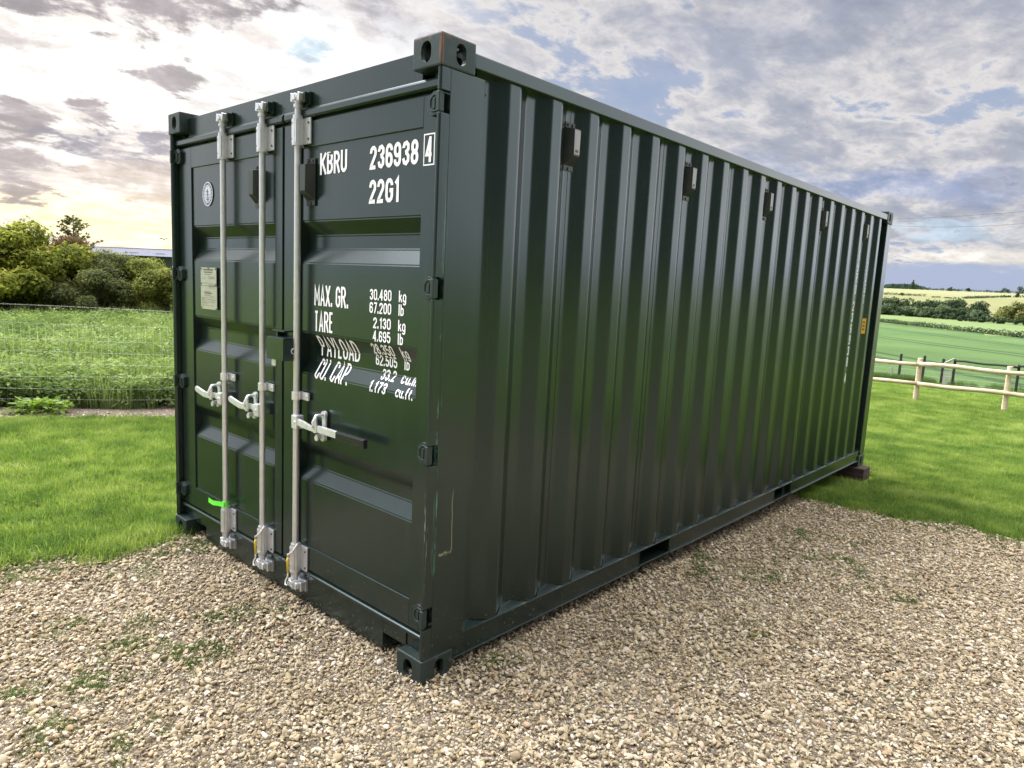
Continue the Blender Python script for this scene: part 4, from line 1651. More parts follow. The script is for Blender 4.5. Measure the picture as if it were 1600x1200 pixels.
def blades(n, rad, hmin, hmax, w, lean=.5, seed=0, name='grass_tuft', seg=3):
    r_ = np.random.default_rng(seed)
    V, F, Q = [], [], []
    for i in range(n):
        a = r_.uniform(0, 6.283); rr = rad * math.sqrt(r_.uniform())
        bx_, by_ = rr * math.cos(a), rr * math.sin(a)
        h = r_.uniform(hmin, hmax)
        la = r_.uniform(0, 6.283); ll = h * abs(r_.normal(0, lean))
        fa = la + 1.57 + r_.normal(0, .4)
        wx, wy = math.cos(fa) * w / 2, math.sin(fa) * w / 2
        b0 = len(V)
        for k in range(seg + 1):
            t = k / seg
            cx_ = bx_ + math.cos(la) * ll * t * t; cy_ = by_ + math.sin(la) * ll * t * t
            cz_ = h * t * (1 - .18 * t * (ll / h))
            ww = (1 - t) ** .6 if k < seg else .06
            V.append((cx_ - wx * ww, cy_ - wy * ww, cz_)); V.append((cx_ + wx * ww, cy_ + wy * ww, cz_))
        for k in range(seg):
            F.append((b0 + 2 * k, b0 + 2 * k + 1, b0 + 2 * k + 3, b0 + 2 * k + 2))
            Q.append(r_.uniform())
    Q2 = []
    me = np_mesh(name, np.array(V), np.array(F))
    # one shade per blade
    q = np.repeat(r_.uniform(0, 1, n), seg)
    set_rnd(me, q)
    return me


M_LAWN = leaf_mat('lawn_blades', [(0, (.035, .085, .018)), (.28, (.095, .185, .038)), (.60, (.215, .315, .066)), (.88, (.345, .42, .13)), (1, (.50, .49, .30))], .48, .6, hue_noise=2.2, spec=.12)
M_WEEDG = leaf_mat('weed_blades', [(0, (.04, .085, .015)), (.5, (.075, .14, .022)), (.9, (.12, .19, .04)), (1, (.28, .25, .10))], .4, .5)
tufts = [link('grass_tuft', blades(50, .055, .022, .072, .0040, .62, seed=i), M_LAWN) for i in range(6)]
C_TUFT = hidden_collection('lawn_tufts', tufts)
ltufts = [link('grass_tuft_long', blades(40, .06, .045, .105, .005, .75, seed=20 + i), M_LAWN) for i in range(5)]
C_LT = hidden_collection('long_tufts', ltufts)
wt_ = [link('weed_tuft', blades(34, .05, .018, .050, .004, 1.0, seed=40 + i), M_WEEDG) for i in range(5)]
C_WT = hidden_collection('weed_tufts', wt_)

FA, FB = Vector((-4.861, .066)), Vector((-4.107, 1.634))      # stock fence line
fd = (FB - FA).normalized()
fnm = Vector((-fd.y, fd.x))
if fnm.x > 0: fnm = -fnm                                        # points away from the lawn


def fence_side(x, y): return (x - FA.x) * fnm.x + (y - FA.y) * fnm.y


P_ = []
# lawn left of the container
x, y = rand_in(26000, -5.6, .45, -3.6, 6.5)
k = (~in_poly(x, y, GE)) & (fence_side(x, y) < -.42) & ~((x > .05) & (y > .1))
x, y = x[k], y[k]
P_.append(np.stack([x, y], 1))
# lawn behind and right of the container
x, y = rand_in(26000, -1.0, 6.6, 4.4, 9.5)
k = (~in_poly(x, y, GE)) & ~((x > .1) & (x < 2.2) & (y < 6.0)) & ~((x > 2.0) & (x < 2.62) & (y > 5.55) & (y < 6.1))
P_.append(np.stack([x[k], y[k]], 1))
x, y = rand_in(26000, -3.0, 7.5, 9.5, 17.0)
P_.append(np.stack([x, y], 1))
x, y = rand_in(17000, -9.5, 6.5, 17.0, 30.0)
P_.append(np.stack([x, y], 1))
P = np.concatenate(P_)
# thin out what lies behind the block and casting
z = np.array([ground_z(a, b_) for a, b_ in P])
pt = np.column_stack([P, z - .002])
dist = np.hypot(P[:, 0] - CAM.x, P[:, 1] - CAM.y)
s = rng.uniform(.75, 1.2, len(P)) * np.interp(dist, [0, 12, 24, 32], [1, 1.25, 1.8, 2.2])
scatter('lawn_grass', pt, C_TUFT, 0, 0, M_LAWN, seed=5, rots=np.stack([rng.normal(0, .1, len(P)), rng.normal(0, .1, len(P)), rng.uniform(0, 6.28, len(P))], 1), scales=np.stack([s, s, s * np.interp(dist, [0, 12, 24], [1, .9, .8])], 1))

# longer fringe where the turf meets the stones and the container feet
P_ = []
x, y = rand_in(60000, -2.5, 8, -3.4, 5.6)
dd = edge_dist(x, y, GE)
ins = in_poly(x, y, GE)
w_ = np.where(ins, dd < .04 + .10 * rng.uniform(0, 1, len(x)) ** 3, dd < .75 * rng.uniform(0, 1, len(x)) ** 1.5)
k = w_ & ((x < .3) & (y < .2) | (y > 4.2)) & ~((x > .1) & (x < 2.35) & (y > 4))
P_.append(np.stack([x[k], y[k]], 1)[:7500])
x, y = rand_in(900, -.25, .02, .0, 6.3); P_.append(np.stack([x, y], 1))
P = np.concatenate(P_)
z = np.array([ground_z(a, b_) for a, b_ in P])
s = rng.uniform(.5, 1.0, len(P)) * (1 + .1 * (P[:, 0] < 1))
scatter('edge_grass', np.column_stack([P, z]), C_LT, 0, 0, M_LAWN, seed=6, rots=np.stack([rng.normal(0, .2, len(P)), rng.normal(0, .2, len(P)), rng.uniform(0, 6.28, len(P))], 1), scales=np.stack([s, s, s], 1))

# sparse weeds coming up through the stones
spots = [(.971, -.869, .13, 16), (1.521, -.931, .14, 26), (1.33, -.732, .12, 24), (1.605, -.512, .16, 34), (1.50, -.60, .08, 14), (1.414, -.188, .17, 26), (1.30, -.35, .10, 12), (.379, -.06, .17, 40), (.629, -.373, .10, 12), (1.75, -1.186, .13, 20), (1.428, -1.16, .09, 14), (1.15, -.62, .1, 8), (2.50, .36, .10, 12),
         (2.75, 3.499, .20, 34), (3.146, 3.115, .13, 20), (2.495, 2.36, .15, 18), (2.633, 2.135, .13, 26), (2.903, 2.371, .22, 34), (2.80, 2.60, .2, 14), (3.623, 2.717, .07, 14), (3.216, 1.629, .10, 14), (3.071, 3.573, .20, 16), (2.9, 3.0, .35, 20), (3.3, 2.6, .4, 14), (3.25, 2.95, .15, 12), (.15, -1.3, .3, 24), (.3, -.55, .3, 30), (.15, -.8, .25, 30), (.1, -.35, .2, 26), (.4, -.25, .15, 14), (2.7, 4.35, .3, 26), (3.2, 4.4, .3, 26), (3.9, 4.6, .3, 30), (3.5, 4.6, .25, 24), (2.0, -.95, .1, 8)]
P = []
for a, b_, r_, n in spots:
    for _ in range(int(n * .9)):
        P.append((a + rng.normal(0, r_ * .42), b_ + rng.normal(0, r_ * .42)))
P = np.array(P)
z = -.0215 * np.maximum(0, P[:, 1]) + .012
s = rng.uniform(.3, .8, len(P))
scatter('gravel_weeds', np.column_stack([P, z]), C_WT, 0, 0, M_WEEDG, seed=8, rots=np.stack([rng.normal(0, .2, len(P)), rng.normal(0, .2, len(P)), rng.uniform(0, 6.28, len(P))], 1), scales=np.stack([s, s, s], 1))

# mulch strip along the stock fence
mt, N, bs, out = new_mat('mulch')
g, _x = node_obj_pos(N)
c = N.ramp(N.noise(N.mapping(g, scale=(1, 1.6, 1)), 28, 7, .75), [(.3, (.05, .035, .025)), (.48, (.17, .13, .10)), (.62, (.30, .25, .20)), (.75, (.42, .38, .32))])
N.l(c, bs.inputs['Base Color']); bs.inputs['Roughness'].default_value = .95
bump(N, bs, N.noise(g, 30, 6, .75), 1.0, .03)
M_MULCH = mt
b = MB()
prev = None
for i in range(60):
    t = -6 + i * .3
    c0 = FA + fd * t
    a_ = c0 - fnm * (.34 + .05 * math.sin(t * 2.1) + .04 * math.sin(t * 5.3))
    o_ = c0 + fnm * .55
    cur = [(a_.x, a_.y, ground_z(a_.x, a_.y) + .006), (c0.x, c0.y, ground_z(c0.x, c0.y) + .03), (o_.x, o_.y, ground_z(o_.x, o_.y) + .008)]
    if prev:
        b._add([prev[0], cur[0], cur[1], prev[1]], [(0, 1, 2, 3)], smooth=True)
        b._add([prev[1], cur[1], cur[2], prev[2]], [(0, 1, 2, 3)], smooth=True)
    prev = cur
tag(b.build('path', M_MULCH), kind='structure')
chips = []
for i in range(5):
    t = bmesh.new()
    bmesh.ops.create_cube(t, size=1)
    rr = random.Random(50 + i)
    for v in t.verts:
        v.co = Vector((v.co.x * rr.uniform(.7, 1.2), v.co.y * rr.uniform(.25, .45), v.co.z * .16))
    me = bpy.data.meshes.new('chip'); t.to_mesh(me); t.free()
    chips.append(link('chip', me, M_STONE))
C_CH = hidden_collection('chips', chips)
t = rng.uniform(-5, 9, 4500); u = rng.uniform(-.38, .40, 4500)
X = FA.x + fd.x * t + fnm.x * u; Y = FA.y + fd.y * t + fnm.y * u
z = np.array([ground_z(a, b_) for a, b_ in zip(X, Y)]) + .022 - np.abs(u) * .03
s = rng.uniform(.018, .055, len(X))
scatter('mulch_chips', np.column_stack([X, Y, z]), C_CH, 0, 0, M_STONE, seed=9, rots=np.stack([rng.normal(0, .3, len(X)), rng.normal(0, .3, len(X)), rng.uniform(0, 6.28, len(X))], 1), scales=np.stack([s, s, s], 1))

# ------------------------------------------------------------------ tall weeds beyond the fence
def leafy(name, n, h, spread, lw, ll, seed, up=.6):
    r_ = np.random.default_rng(seed)
    V, F, Q = [], [], []
    for i in range(n):
        t = r_.uniform(.12, 1) ** .7
        a = r_.uniform(0, 6.283)
        rad = spread * (.25 + .75 * (1 - t * .6)) * r_.uniform(.2, 1)
        c_ = Vector((math.cos(a) * rad, math.sin(a) * rad, h * t))
        L = ll * r_.uniform(.6, 1.2); Wd = lw * r_.uniform(.6, 1.2)
        d = Vector((math.cos(a + r_.normal(0, .5)), math.sin(a + r_.normal(0, .5)), r_.normal(up - .4, .5))).normalized()
        s_ = d.cross(Vector((r_.normal(0, .4), r_.normal(0, .4), 1))).normalized()
        n_ = s_.cross(d)
        b0 = len(V)
        P4 = [c_, c_ + d * L * .45 + s_ * Wd * .5, c_ + d * L + n_ * -L * .15, c_ + d * L * .45 - s_ * Wd * .5]
        V += [tuple(p) for p in P4]
        F.append((b0, b0 + 1, b0 + 2, b0 + 3))
    me = np_mesh(name, np.array(V), np.array(F))
    set_rnd(me, r_.uniform(0, 1, len(F)))
    return me


M_WEED = leaf_mat('weed_leaves', [(0, (.060, .11, .035)), (.35, (.16, .24, .075)), (.7, (.275, .36, .135)), (.92, (.38, .46, .21)), (1, (.50, .56, .34))], .42, .7, hue_noise=.8, spec=.08)
weeds = []
for i in range(5):
    weeds.append(link('weed', leafy('weed', 90, .46, .20, .035, .085, 60 + i, up=.7), M_WEED))
for i in range(3):
    weeds.append(link('weed', blades(60, .16, .28, .62, .010, .35, seed=70 + i, name='weed'), M_WEED))
C_WD = hidden_collection('weeds', weeds)
t = rng.uniform(-6, 10.5, 7000); u = rng.uniform(.12, 1, 7000) ** .8 * 16
u[:1500] = rng.uniform(.15, 1.6, 1500); t[:1500] = rng.uniform(-3, 7, 1500)
X = FA.x + fd.x * t + fnm.x * u; Y = FA.y + fd.y * t + fnm.y * u
z = np.array([ground_z(a, b_) for a, b_ in zip(X, Y)]) - .02
s = rng.uniform(.7, 1.15, len(X)) * np.interp(u, [0, .5, 3], [.75, 1.0, 1.12])
scatter('tall_weeds', np.column_stack([X, Y, z]), C_WD, 0, 0, M_WEED, seed=10, rots=np.stack([rng.normal(0, .12, len(X)), rng.normal(0, .12, len(X)), rng.uniform(0, 6.28, len(X))], 1), scales=np.stack([s, s, s], 1))

# bramble clump spilling through the wire onto the mulch
M_BR = leaf_mat('bramble_leaves', [(0, (.10, .19, .02)), (.5, (.19, .31, .04)), (1, (.30, .40, .08))], .4, .5)
o = link('bramble', leafy('bramble', 420, .20, .30, .055, .075, 91, up=.4), M_BR)
c0 = FA + fd * .42 - fnm * .16
o.location = (c0.x, c0.y, ground_z(c0.x, c0.y))
o.rotation_euler = (0, 0, math.atan2(fd.y, fd.x))
o.scale = (1.25, .6, .85)
tag(o, 'low yellow green bramble clump growing through the foot of the wire stock fence', 'bramble')

# ------------------------------------------------------------------ stock fence
M_WIRE = plain('galvanised_wire', (.50, .52, .52), .6, .2, vs=30)
b = MB()
heights = [.03, .155, .28, .42, .56, .70, .84, 1.02]
b2 = MB()
t0, t1 = -3.0, 8.4


def fp(t, z, o_=0): p = FA + fd * t + fnm * o_; return (p.x, p.y, ground_z(p.x, p.y) + z)


FEN = empty('stock_fence', fp(0, 0))
offF = -Vector(FEN.location)
tag(FEN, 'galvanised square wire mesh stock fence between the left lawn and tall weeds', 'wire fence')
for h in heights:
    b.path([fp(t, h + .006 * math.sin(t * 3 + h * 9)) for t in np.arange(t0, t1, .6)], .0013, 4)
for t in np.arange(t0, t1, .077):
    q = rng.normal(0, .003)
    b.path([fp(t + q, .02), fp(t + rng.normal(0, .002), .5), fp(t + q * .5, 1.02)], .0009, 3)
b.build('wire_mesh', M_WIRE, FEN, offF)
b = MB()
b.path([fp(t, 1.215 + .004 * math.sin(t * 2)) for t in np.arange(t0, t1, .5)], .0014, 4)
b.path([fp(t, 1.219 + .004 * math.sin(t * 2), .004 * math.cos(t * 30)) for t in np.arange(t0, t1, .03)], .0014, 3)
for t in np.arange(t0, t1, .11):
    p = Vector(fp(t, 1.218))
    b.tube(p + Vector((0, 0, -.012)), p + Vector((.004, .004, .014)), .0013, 4)
b.build('barbed_wire', M_WIRE, FEN, offF)
M_POST = plain('weathered_post', (.17, .145, .115), .9, vs=20, var=.3, bmp=.004)
for t in (-2.2, 7.6):
    b = MB()
    b.tube(fp(t, -.2, .05), fp(t, 1.28, .05), .048, 12, .044)
    b.build('post', M_POST, FEN, offF)

# ------------------------------------------------------------------ post and rail fence on the right
mt, N, bs, out = new_mat('peeled_pine')
g = N.n('ShaderNodeTexCoord').outputs['Object']
n1 = N.noise(N.mapping(g, scale=(1, 1, 1)), 5, 6, .6); n2 = N.noise(N.mapping(g, scale=(3, 40, 40)), 1.0, 5, .6)
c = N.mix(N.ss(n1, .3, .7), (.60, .48, .31), (.74, .63, .46))
c = N.mix(N.ss(n2, .45, .7, 0, .5), c, (.36, .24, .12))
c = N.mix(N.ss(N.noise(g, 11, 3, .5), .66, .74, 0, .7), c, (.20, .11, .05))
N.l(c, bs.inputs['Base Color']); bs.inputs['Roughness'].default_value = .7
bump(N, bs, n2, .4, .004)
M_PINE = mt
FP = [Vector((.99, 14.94)), Vector((2.53, 15.17))]
fr = (FP[1] - FP[0]).normalized(); step = (FP[1] - FP[0]).length
frn = Vector((fr.y, -fr.x))       # towards the camera
RF = empty('post_and_rail_fence', (FP[0].x, FP[0].y, ground_z(*FP[0])))
offR_ = -Vector(RF.location)
tag(RF, 'pale pine post and rail fence with two rails, across the lawn beyond the container', 'wooden fence')
for i in range(-3, 4):
    p = FP[0] + fr * step * i
    gz_ = ground_z(p.x, p.y)
    b = MB()
    lean = rng.normal(0, .006)
    b.tube((p.x, p.y, gz_ - .3), (p.x + lean, p.y, gz_ + .93), .052, 16, .049)
    b.build('post', M_PINE, RF, offR_)
for h in (.385, .800):
    for seg_ in ((-3, 0), (0, 2), (2, 3)):
        a = FP[0] + fr * step * (seg_[0]) + frn * .055; c_ = FP[0] + fr * step * seg_[1] + frn * .055
        za = ground_z(a.x, a.y) + h + (.015 if h > .5 else 0); zc_ = ground_z(c_.x, c_.y) + h
        n = 10
        dirv = (Vector((c_.x, c_.y, zc_)) - Vector((a.x, a.y, za)))
        b = MB()
        ring_ = []
        m_ = 14
        for k in range(m_ + 1):
            p = Vector((a.x, a.y, za)) + dirv * k / m_
            p.z += .010 * math.sin(k * .9 + h * 7)
            rr_ = .047 - .005 * k / m_ + .0025 * math.sin(k * 2.3)
            ring_.append([b.b.verts.new(p + Vector((frn.x, frn.y, 0)) * rr_ * 1.0 * math.cos(q) + Vector((0, 0, 1)) * rr_ * math.sin(q)) for q in np.linspace(-math.pi / 2, math.pi / 2, n)])
        for A, Bq in zip(ring_, ring_[1:]):
            for k in range(n):
                f = b.b.faces.new((A[k], A[(k + 1) % n], Bq[(k + 1) % n], Bq[k]))
                f.smooth = k < n - 1
        b.b.faces.new(ring_[0]); b.b.faces.new(ring_[-1][::-1])
        b.build('rail', M_PINE, RF, offR_)

# ------------------------------------------------------------------ far field fence, stile and posts
M_DPOST = plain('dark_creosoted_wood', (.030, .026, .022), .85, vs=15, var=.3)
M_GREYW = plain('grey_weathered_wood', (.38, .36, .34), .8, vs=15, var=.2)


def sight(px, py, r):
    """point on the ground plan that lies r metres out along a bearing of the photo"""
    d = _f + _r * ((px - 800) / 1090.55) - _u * ((py - 600) / 1090.55)
    h = Vector((d.x, d.y)).normalized()
    x, y = CAM.x + h.x * r, CAM.y + h.y * r
    return x, y


FF = empty('field_fence', (*sight(1480, 590, 32.5), -1.56))
offFF = -Vector(FF.location)
tag(FF, 'dark creosoted post and wire fence with one top rail, beyond the pine rail fence', 'wooden fence')
fposts = []
for px in (1280, 1340, 1392, 1404, 1441, 1471, 1489, 1590, 1640, 1700):
    r = np.interp(px, [1392, 1590], [33.0, 31.5])
    x, y = sight(px, 590, r)
    gz_ = ground_z(x, y)
    hh = {1392: .62, 1404: 1.16, 1441: 1.16, 1471: 1.10, 1489: 1.12, 1590: 1.10}.get(px, 1.1)
    fposts.append((px, x, y, gz_, hh))
    b = MB()
    wd = .042 if px != 1392 else .03
    b.box(x - wd, x + wd, y - wd, y + wd, gz_ - .2, gz_ + hh, bev=.012)
    b.build('post', M_DPOST if px not in (1392,) else M_GREYW, FF, offFF)
pa = [p for p in fposts if p[0] in (1489, 1590, 1640)]
for A, Bq in zip(pa, pa[1:]):
    b = MB()
    a = Vector((A[1], A[2] - .06, A[3] + A[4] - .06)); c_ = Vector((Bq[1], Bq[2] - .06, Bq[3] + Bq[4] - .10))
    b.path([a + (c_ - a) * k / 6 + Vector((0, 0, .015 * math.sin(k * 1.7))) for k in range(7)], .040, 8)
    b.build('rail', M_DPOST, FF, offFF)
b = MB()
for A, Bq in zip(fposts, fposts[1:]):
    for hh in (.15, .35, .55, .75):
        b.path([(A[1], A[2], A[3] + hh), (Bq[1], Bq[2], Bq[3] + hh)], .0035, 3)
b.build('wire', M_WIRE, FF, offFF)
A, Bq = fposts[5], fposts[6]
ST = empty('stile', (A[1], A[2] - .1, A[3]))
offS = -Vector(ST.location)
tag(ST, 'small weathered grey board stile with a sloping pale top rail between two dark posts', 'stile')
a = Vector((A[1] + .05, A[2] - .10, A[3] + .92)); c_ = Vector((Bq[1] - .02, Bq[2] - .10, Bq[3] + 1.14))
b = MB(); b.path([a, c_], .035, 6); b.build('handrail', M_GREYW, ST, offS)
for k in range(3):
    b = MB()
    zz_ = A[3] + .12 + k * .2
    b.box(A[1] + .06, Bq[1] - .06, A[2] - .125, A[2] - .10, zz_, zz_ + .11)
    b.build('board', M_GREYW, ST, offS)

# rough grass growing up round the far fence
x = []; y = []
for k in range(1500):
    px = rng.uniform(1340, 1700); r = rng.uniform(32.0, 34.5)
    a_, b_ = sight(px, 590, r)
    if px > 1455 and rng.uniform() < .85: continue
    x.append(a_); y.append(b_)
P = np.column_stack([x, y]); z = np.array([ground_z(a, b_) for a, b_ in P])
s = rng.uniform(.35, .7, len(P))
M_ROUGH = leaf_mat('rough_leaves', [(0, (.035, .075, .02)), (.5, (.065, .125, .03)), (1, (.12, .19, .06))], .35, .5, hue_noise=.5)
rough = [link('rough_tuft', blades(60, .16, .25, .60, .014, .45, seed=80 + i, name='rough_tuft'), M_ROUGH) for i in range(4)]
C_RG = hidden_collection('rough_tufts', rough)
scatter('rough_grass', np.column_stack([P, z]), C_RG, 0, 0, M_ROUGH, seed=12, rots=np.stack([rng.normal(0, .1, len(P)), rng.normal(0, .1, len(P)), rng.uniform(0, 6.28, len(P))], 1), scales=np.stack([s, s, s], 1))

# ------------------------------------------------------------------ sleeper block under the rear corner
mt, N, bs, out = new_mat('old_sleeper')
g = N.n('ShaderNodeTexCoord').outputs['Object']
n1 = N.noise(N.mapping(g, scale=(2, 30, 30)), 1.0, 6, .7)
c = N.mix(N.ss(n1, .35, .65), (.035, .024, .020), (.095, .055, .045))
c = N.mix(N.ss(N.noise(g, 14, 5, .7), .6, .75, 0, .6), c, (.12, .09, .08))
N.l(c, bs.inputs['Base Color']); bs.inputs['Roughness'].default_value = .9
bump(N, bs, n1, .8, .012)
b = MB()
b.box(-.36, .09, -.105, .115, -.16, 0, bev=.008)
for (x0, x1) in ((-.361, -.355),):
    b.box(x0, x1, -.08, .09, -.12, -.02)
o = b.build('sleeper_block', mt, loc=(2.425, 5.925, 0))
tag(o, 'dark brown old timber sleeper block on grass under the rear right corner of the container', 'timber block')

# ------------------------------------------------------------------ trees
M_BARK = plain('bark', (.10, .075, .055), .95, vs=12, var=.35, bmp=.01)


def crown_mesh(name, clumps, n, lsize, seed, aspect=.6, jitter=.5, droop=.2, shell=.55):
    """leaf-sized faces through a set of ellipsoid clumps"""
    r_ = np.random.default_rng(seed)
    w = np.array([c[3] * c[4] * c[5] for c in clumps]) ** .7
    w /= w.sum()
    idx = r_.choice(len(clumps), n, p=w)
    C_ = np.array(clumps)[idx]
    u = r_.normal(size=(n, 3)); u /= np.linalg.norm(u, axis=1)[:, None]
    rad = (shell + (1 - shell) * r_.uniform(0, 1, n)) ** 1.0
    rad = np.where(r_.uniform(size=n) < .12, rad * 1.12, rad)
    lump = 1 + .16 * np.sin(u[:, 0] * 5 + C_[:, 0] * 3) * np.sin(u[:, 2] * 6 + C_[:, 1] * 5)
    pos = C_[:, :3] + u * C_[:, 3:6] * (rad * lump)[:, None]
    # leaf frame: faces mostly outwards/up with jitter
    nrm = u * .8 + np.array([0, 0, .5]) + r_.normal(0, jitter, (n, 3))
    nrm /= np.linalg.norm(nrm, axis=1)[:, None]
    t = np.cross(nrm, r_.normal(size=(n, 3))); t /= np.linalg.norm(t, axis=1)[:, None]
    s_ = np.cross(nrm, t)
    L = (lsize * r_.uniform(.6, 1.35, n))[:, None]
    a = pos - t * L * .5
    b_ = pos + s_ * L * aspect * .5
    c_ = pos + t * L * .5 - np.array([0, 0, droop]) * L
    d_ = pos - s_ * L * aspect * .5
    V = np.stack([a, b_, c_, d_], 1).reshape(-1, 3)
    F = np.arange(n * 4).reshape(n, 4)
    me = np_mesh(name, V, F)
    set_rnd(me, np.clip(r_.uniform(0, 1, n), 0, 1))
    return me


def grow_trunk(b, base, top, r0, clumps, rs):
    base, top = Vector(base), Vector(top)
    mid = base.lerp(top, .5) + Vector((rs.uniform(-.1, .1), rs.uniform(-.1, .1), 0)) * (top - base).length * .5
    b.path([base, base.lerp(mid, .5), mid, mid.lerp(top, .5), top], r0, 8, rs=[r0, r0 * .85, r0 * .7, r0 * .5, r0 * .3])
    for c in clumps:
        p0 = base.lerp(top, rs.uniform(.3, .8))
        p1 = Vector(c[:3])
        pm = p0.lerp(p1, .5) + Vector((0, 0, -.08 * (p1 - p0).length))
        b.path([p0, pm, p1], r0 * .3, 5, rs=[r0 * .34, r0 * .22, r0 * .07])


def rand_clumps(n, rx, ry, z0, z1, size, rs, flat=.8):
    out_ = []
    for i in range(n):
        a = rs.uniform(0, 6.283); q = math.sqrt(rs.uniform(0, 1))
        t = rs.uniform(0, 1)
        prof_ = math.sin(math.pi * (.18 + .74 * t)) ** .8
        x, y = rx * q * prof_ * math.cos(a), ry * q * prof_ * math.sin(a)
        s_ = size * rs.uniform(.7, 1.25)
        out_.append((x, y, z0 + (z1 - z0) * t, s_, s_, s_ * flat))
    return out_


def tree(name, loc, clumps, nleaf, lsize, mat, trunk_r, label, cat, group=None, seed=0, trunk_top=None, aspect=.6, shell=.5, jitter=.5):
    T = empty(name, loc)
    tag(T, label, cat, group)
    rs = random.Random(seed)
    top = trunk_top or max(c[2] for c in clumps) * .85
    link('crown', crown_mesh('crown', clumps, nleaf, lsize, seed, aspect, shell=shell, jitter=jitter), mat, T)
    b = MB()
    grow_trunk(b, (0, 0, -.2), (0, 0, top), trunk_r, clumps, rs)
    b.build('trunk', M_BARK, T)
    return T


M_MAPLE = leaf_mat('maple_leaves', [(0, (.07, .10, .02)), (.4, (.20, .235, .045)), (.75, (.37, .39, .08)), (1, (.54, .51, .13))], .6, .65, hue_noise=1.1, spec=.12)
M_OLIVE = leaf_mat('thorn_leaves', [(0, (.050, .065, .03)), (.5, (.135, .160, .065)), (.85, (.24, .25, .10)), (1, (.36, .33, .16))], .5, .65, hue_noise=1.0, spec=.12)
M_RED = leaf_mat('plum_leaves', [(0, (.055, .030, .020)), (.5, (.14, .085, .046)), (.85, (.21, .15, .06)), (1, (.30, .20, .09))], .5, .65, hue_noise=1.0, spec=.12)
M_BRIGHT = leaf_mat('hazel_leaves', [(0, (.07, .095, .025)), (.4, (.19, .22, .06)), (.8, (.34, .36, .11)), (1, (.50, .47, .18))], .55, .65, hue_noise=1.3, spec=.12)
M_FARD = leaf_mat('far_leaves_dark', [(0, (.024, .044, .026)), (.5, (.050, .080, .038)), (1, (.095, .135, .062))], .2, .7, hue_noise=.25, spec=.1)
M_FARL = leaf_mat('far_leaves_light', [(0, (.045, .075, .042)), (.5, (.095, .140, .070)), (1, (.17, .22, .115))], .2, .7, hue_noise=.25, spec=.1)
M_FARY = leaf_mat('far_leaves_yellow', [(0, (.06, .08, .03)), (.5, (.15, .17, .055)), (1, (.27, .27, .10))], .25, .7, hue_noise=.3, spec=.1)


def place(px, r, py=420):
    x, y = sight(px, py, r)
    return x, y, ground_z(x, y)


def half(px0, px1, r): return abs(px1 - px0) / 1090.55 * r / 2 * 1.12


# left hedgerow (trees 21-26 m out, tops by sight line)
rs = random.Random(5)
x, y, z = place(28, 22.5)
cl = rand_clumps(30, 1.45, 1.5, .5, 2.40, .46, rs, .8)
cl += [(0, 0, 1.3, 1.2, 1.2, 1.0)]
tree('broadleaf_tree', (x, y, z), cl, 36000, .088, M_MAPLE, .12, 'rounded yellow green broadleaf tree, leftmost in the hedgerow beyond the weeds', 'tree', 'hedgerow behind the weeds', seed=1, aspect=.85)
x, y, z = place(-75, 23)
cl = rand_clumps(22, 1.4, 1.5, .4, 2.3, .55, rs, .8)
x, y, z = place(112, 23.5)
cl = rand_clumps(18, .80, 1.0, .5, 2.15, .42, rs, .8)
tree('plum_tree', (x, y, z), cl, 22000, .075, M_RED, .10, 'bushy dark reddish brown tree right of the yellow green broadleaf tree', 'tree', 'hedgerow behind the weeds', seed=2)
# spindly topped conifer sticking out above
x, y, z = place(117, 24.0)
T = empty('sparse_tree', (x, y, z))
T.scale = (1, 1, .86)
tag(T, 'thin sparse topped young tree rising above the reddish tree in the hedgerow', 'tree', 'hedgerow behind the weeds')
rs = random.Random(9)
b = MB()
b.path([(0, 0, 0), (.02, 0, 1.5), (0, 0, 2.6), (.01, 0, 3.55)], .05, 7, rs=[.08, .05, .03, .008])
cls = []
for i in range(46):
    zz_ = 1.7 + 1.75 * (i / 46) ** .9
    a = rs.uniform(0, 6.283)
    L = (3.75 - zz_) * .42 * rs.uniform(.7, 1.2) + .05
    p1 = Vector((math.cos(a) * L, math.sin(a) * L, zz_ + L * .55))
    b.path([(0, 0, zz_), (p1.x * .5, p1.y * .5, zz_ + L * .18), tuple(p1)], .008, 4, rs=[.014, .009, .003])
    for k in range(3):
        q = Vector((0, 0, zz_)).lerp(p1, .45 + .27 * k)
        cls.append((q.x, q.y, q.z - (1 - (.45 + .27 * k)) * .05, .075, .075, .045))
cls.append((0, 0, 3.52, .04, .04, .09))
b.build('trunk', M_BARK, T)
link('crown', crown_mesh('crown', cls, 2600, .075, 33, .5, shell=.1), M_OLIVE, T)
bush = [(172, 22.8, 1.10, 1.98, .42, M_OLIVE, 'olive green hawthorn bush in the middle of the hedgerow below the barn roof', 10000),
        (150, 21.6, .60, 1.45, .30, M_OLIVE, 'lower dark olive bush in front of the reddish tree', 5000),
        (222, 22.6, .95, 1.86, .40, M_BRIGHT, 'light green hazel bush between the hawthorn bush and the container edge', 9500),
        (262, 22.0, .75, 1.78, .38, M_BRIGHT, 'yellowish hazel bush touching the left edge of the container', 7500),
        (95, 21.8, .60, 1.3, .34, M_OLIVE, 'dark low thorn bush at the foot of the yellow green tree', 5500),
        (330, 22.5, 1.3, 1.8, .42, M_OLIVE, 'dark thorn bush behind the container corner', 6000),
        (-70, 22.5, 1.3, 2.2, .5, M_MAPLE, 'yellow green bush at the left end of the hedgerow', 8000)]
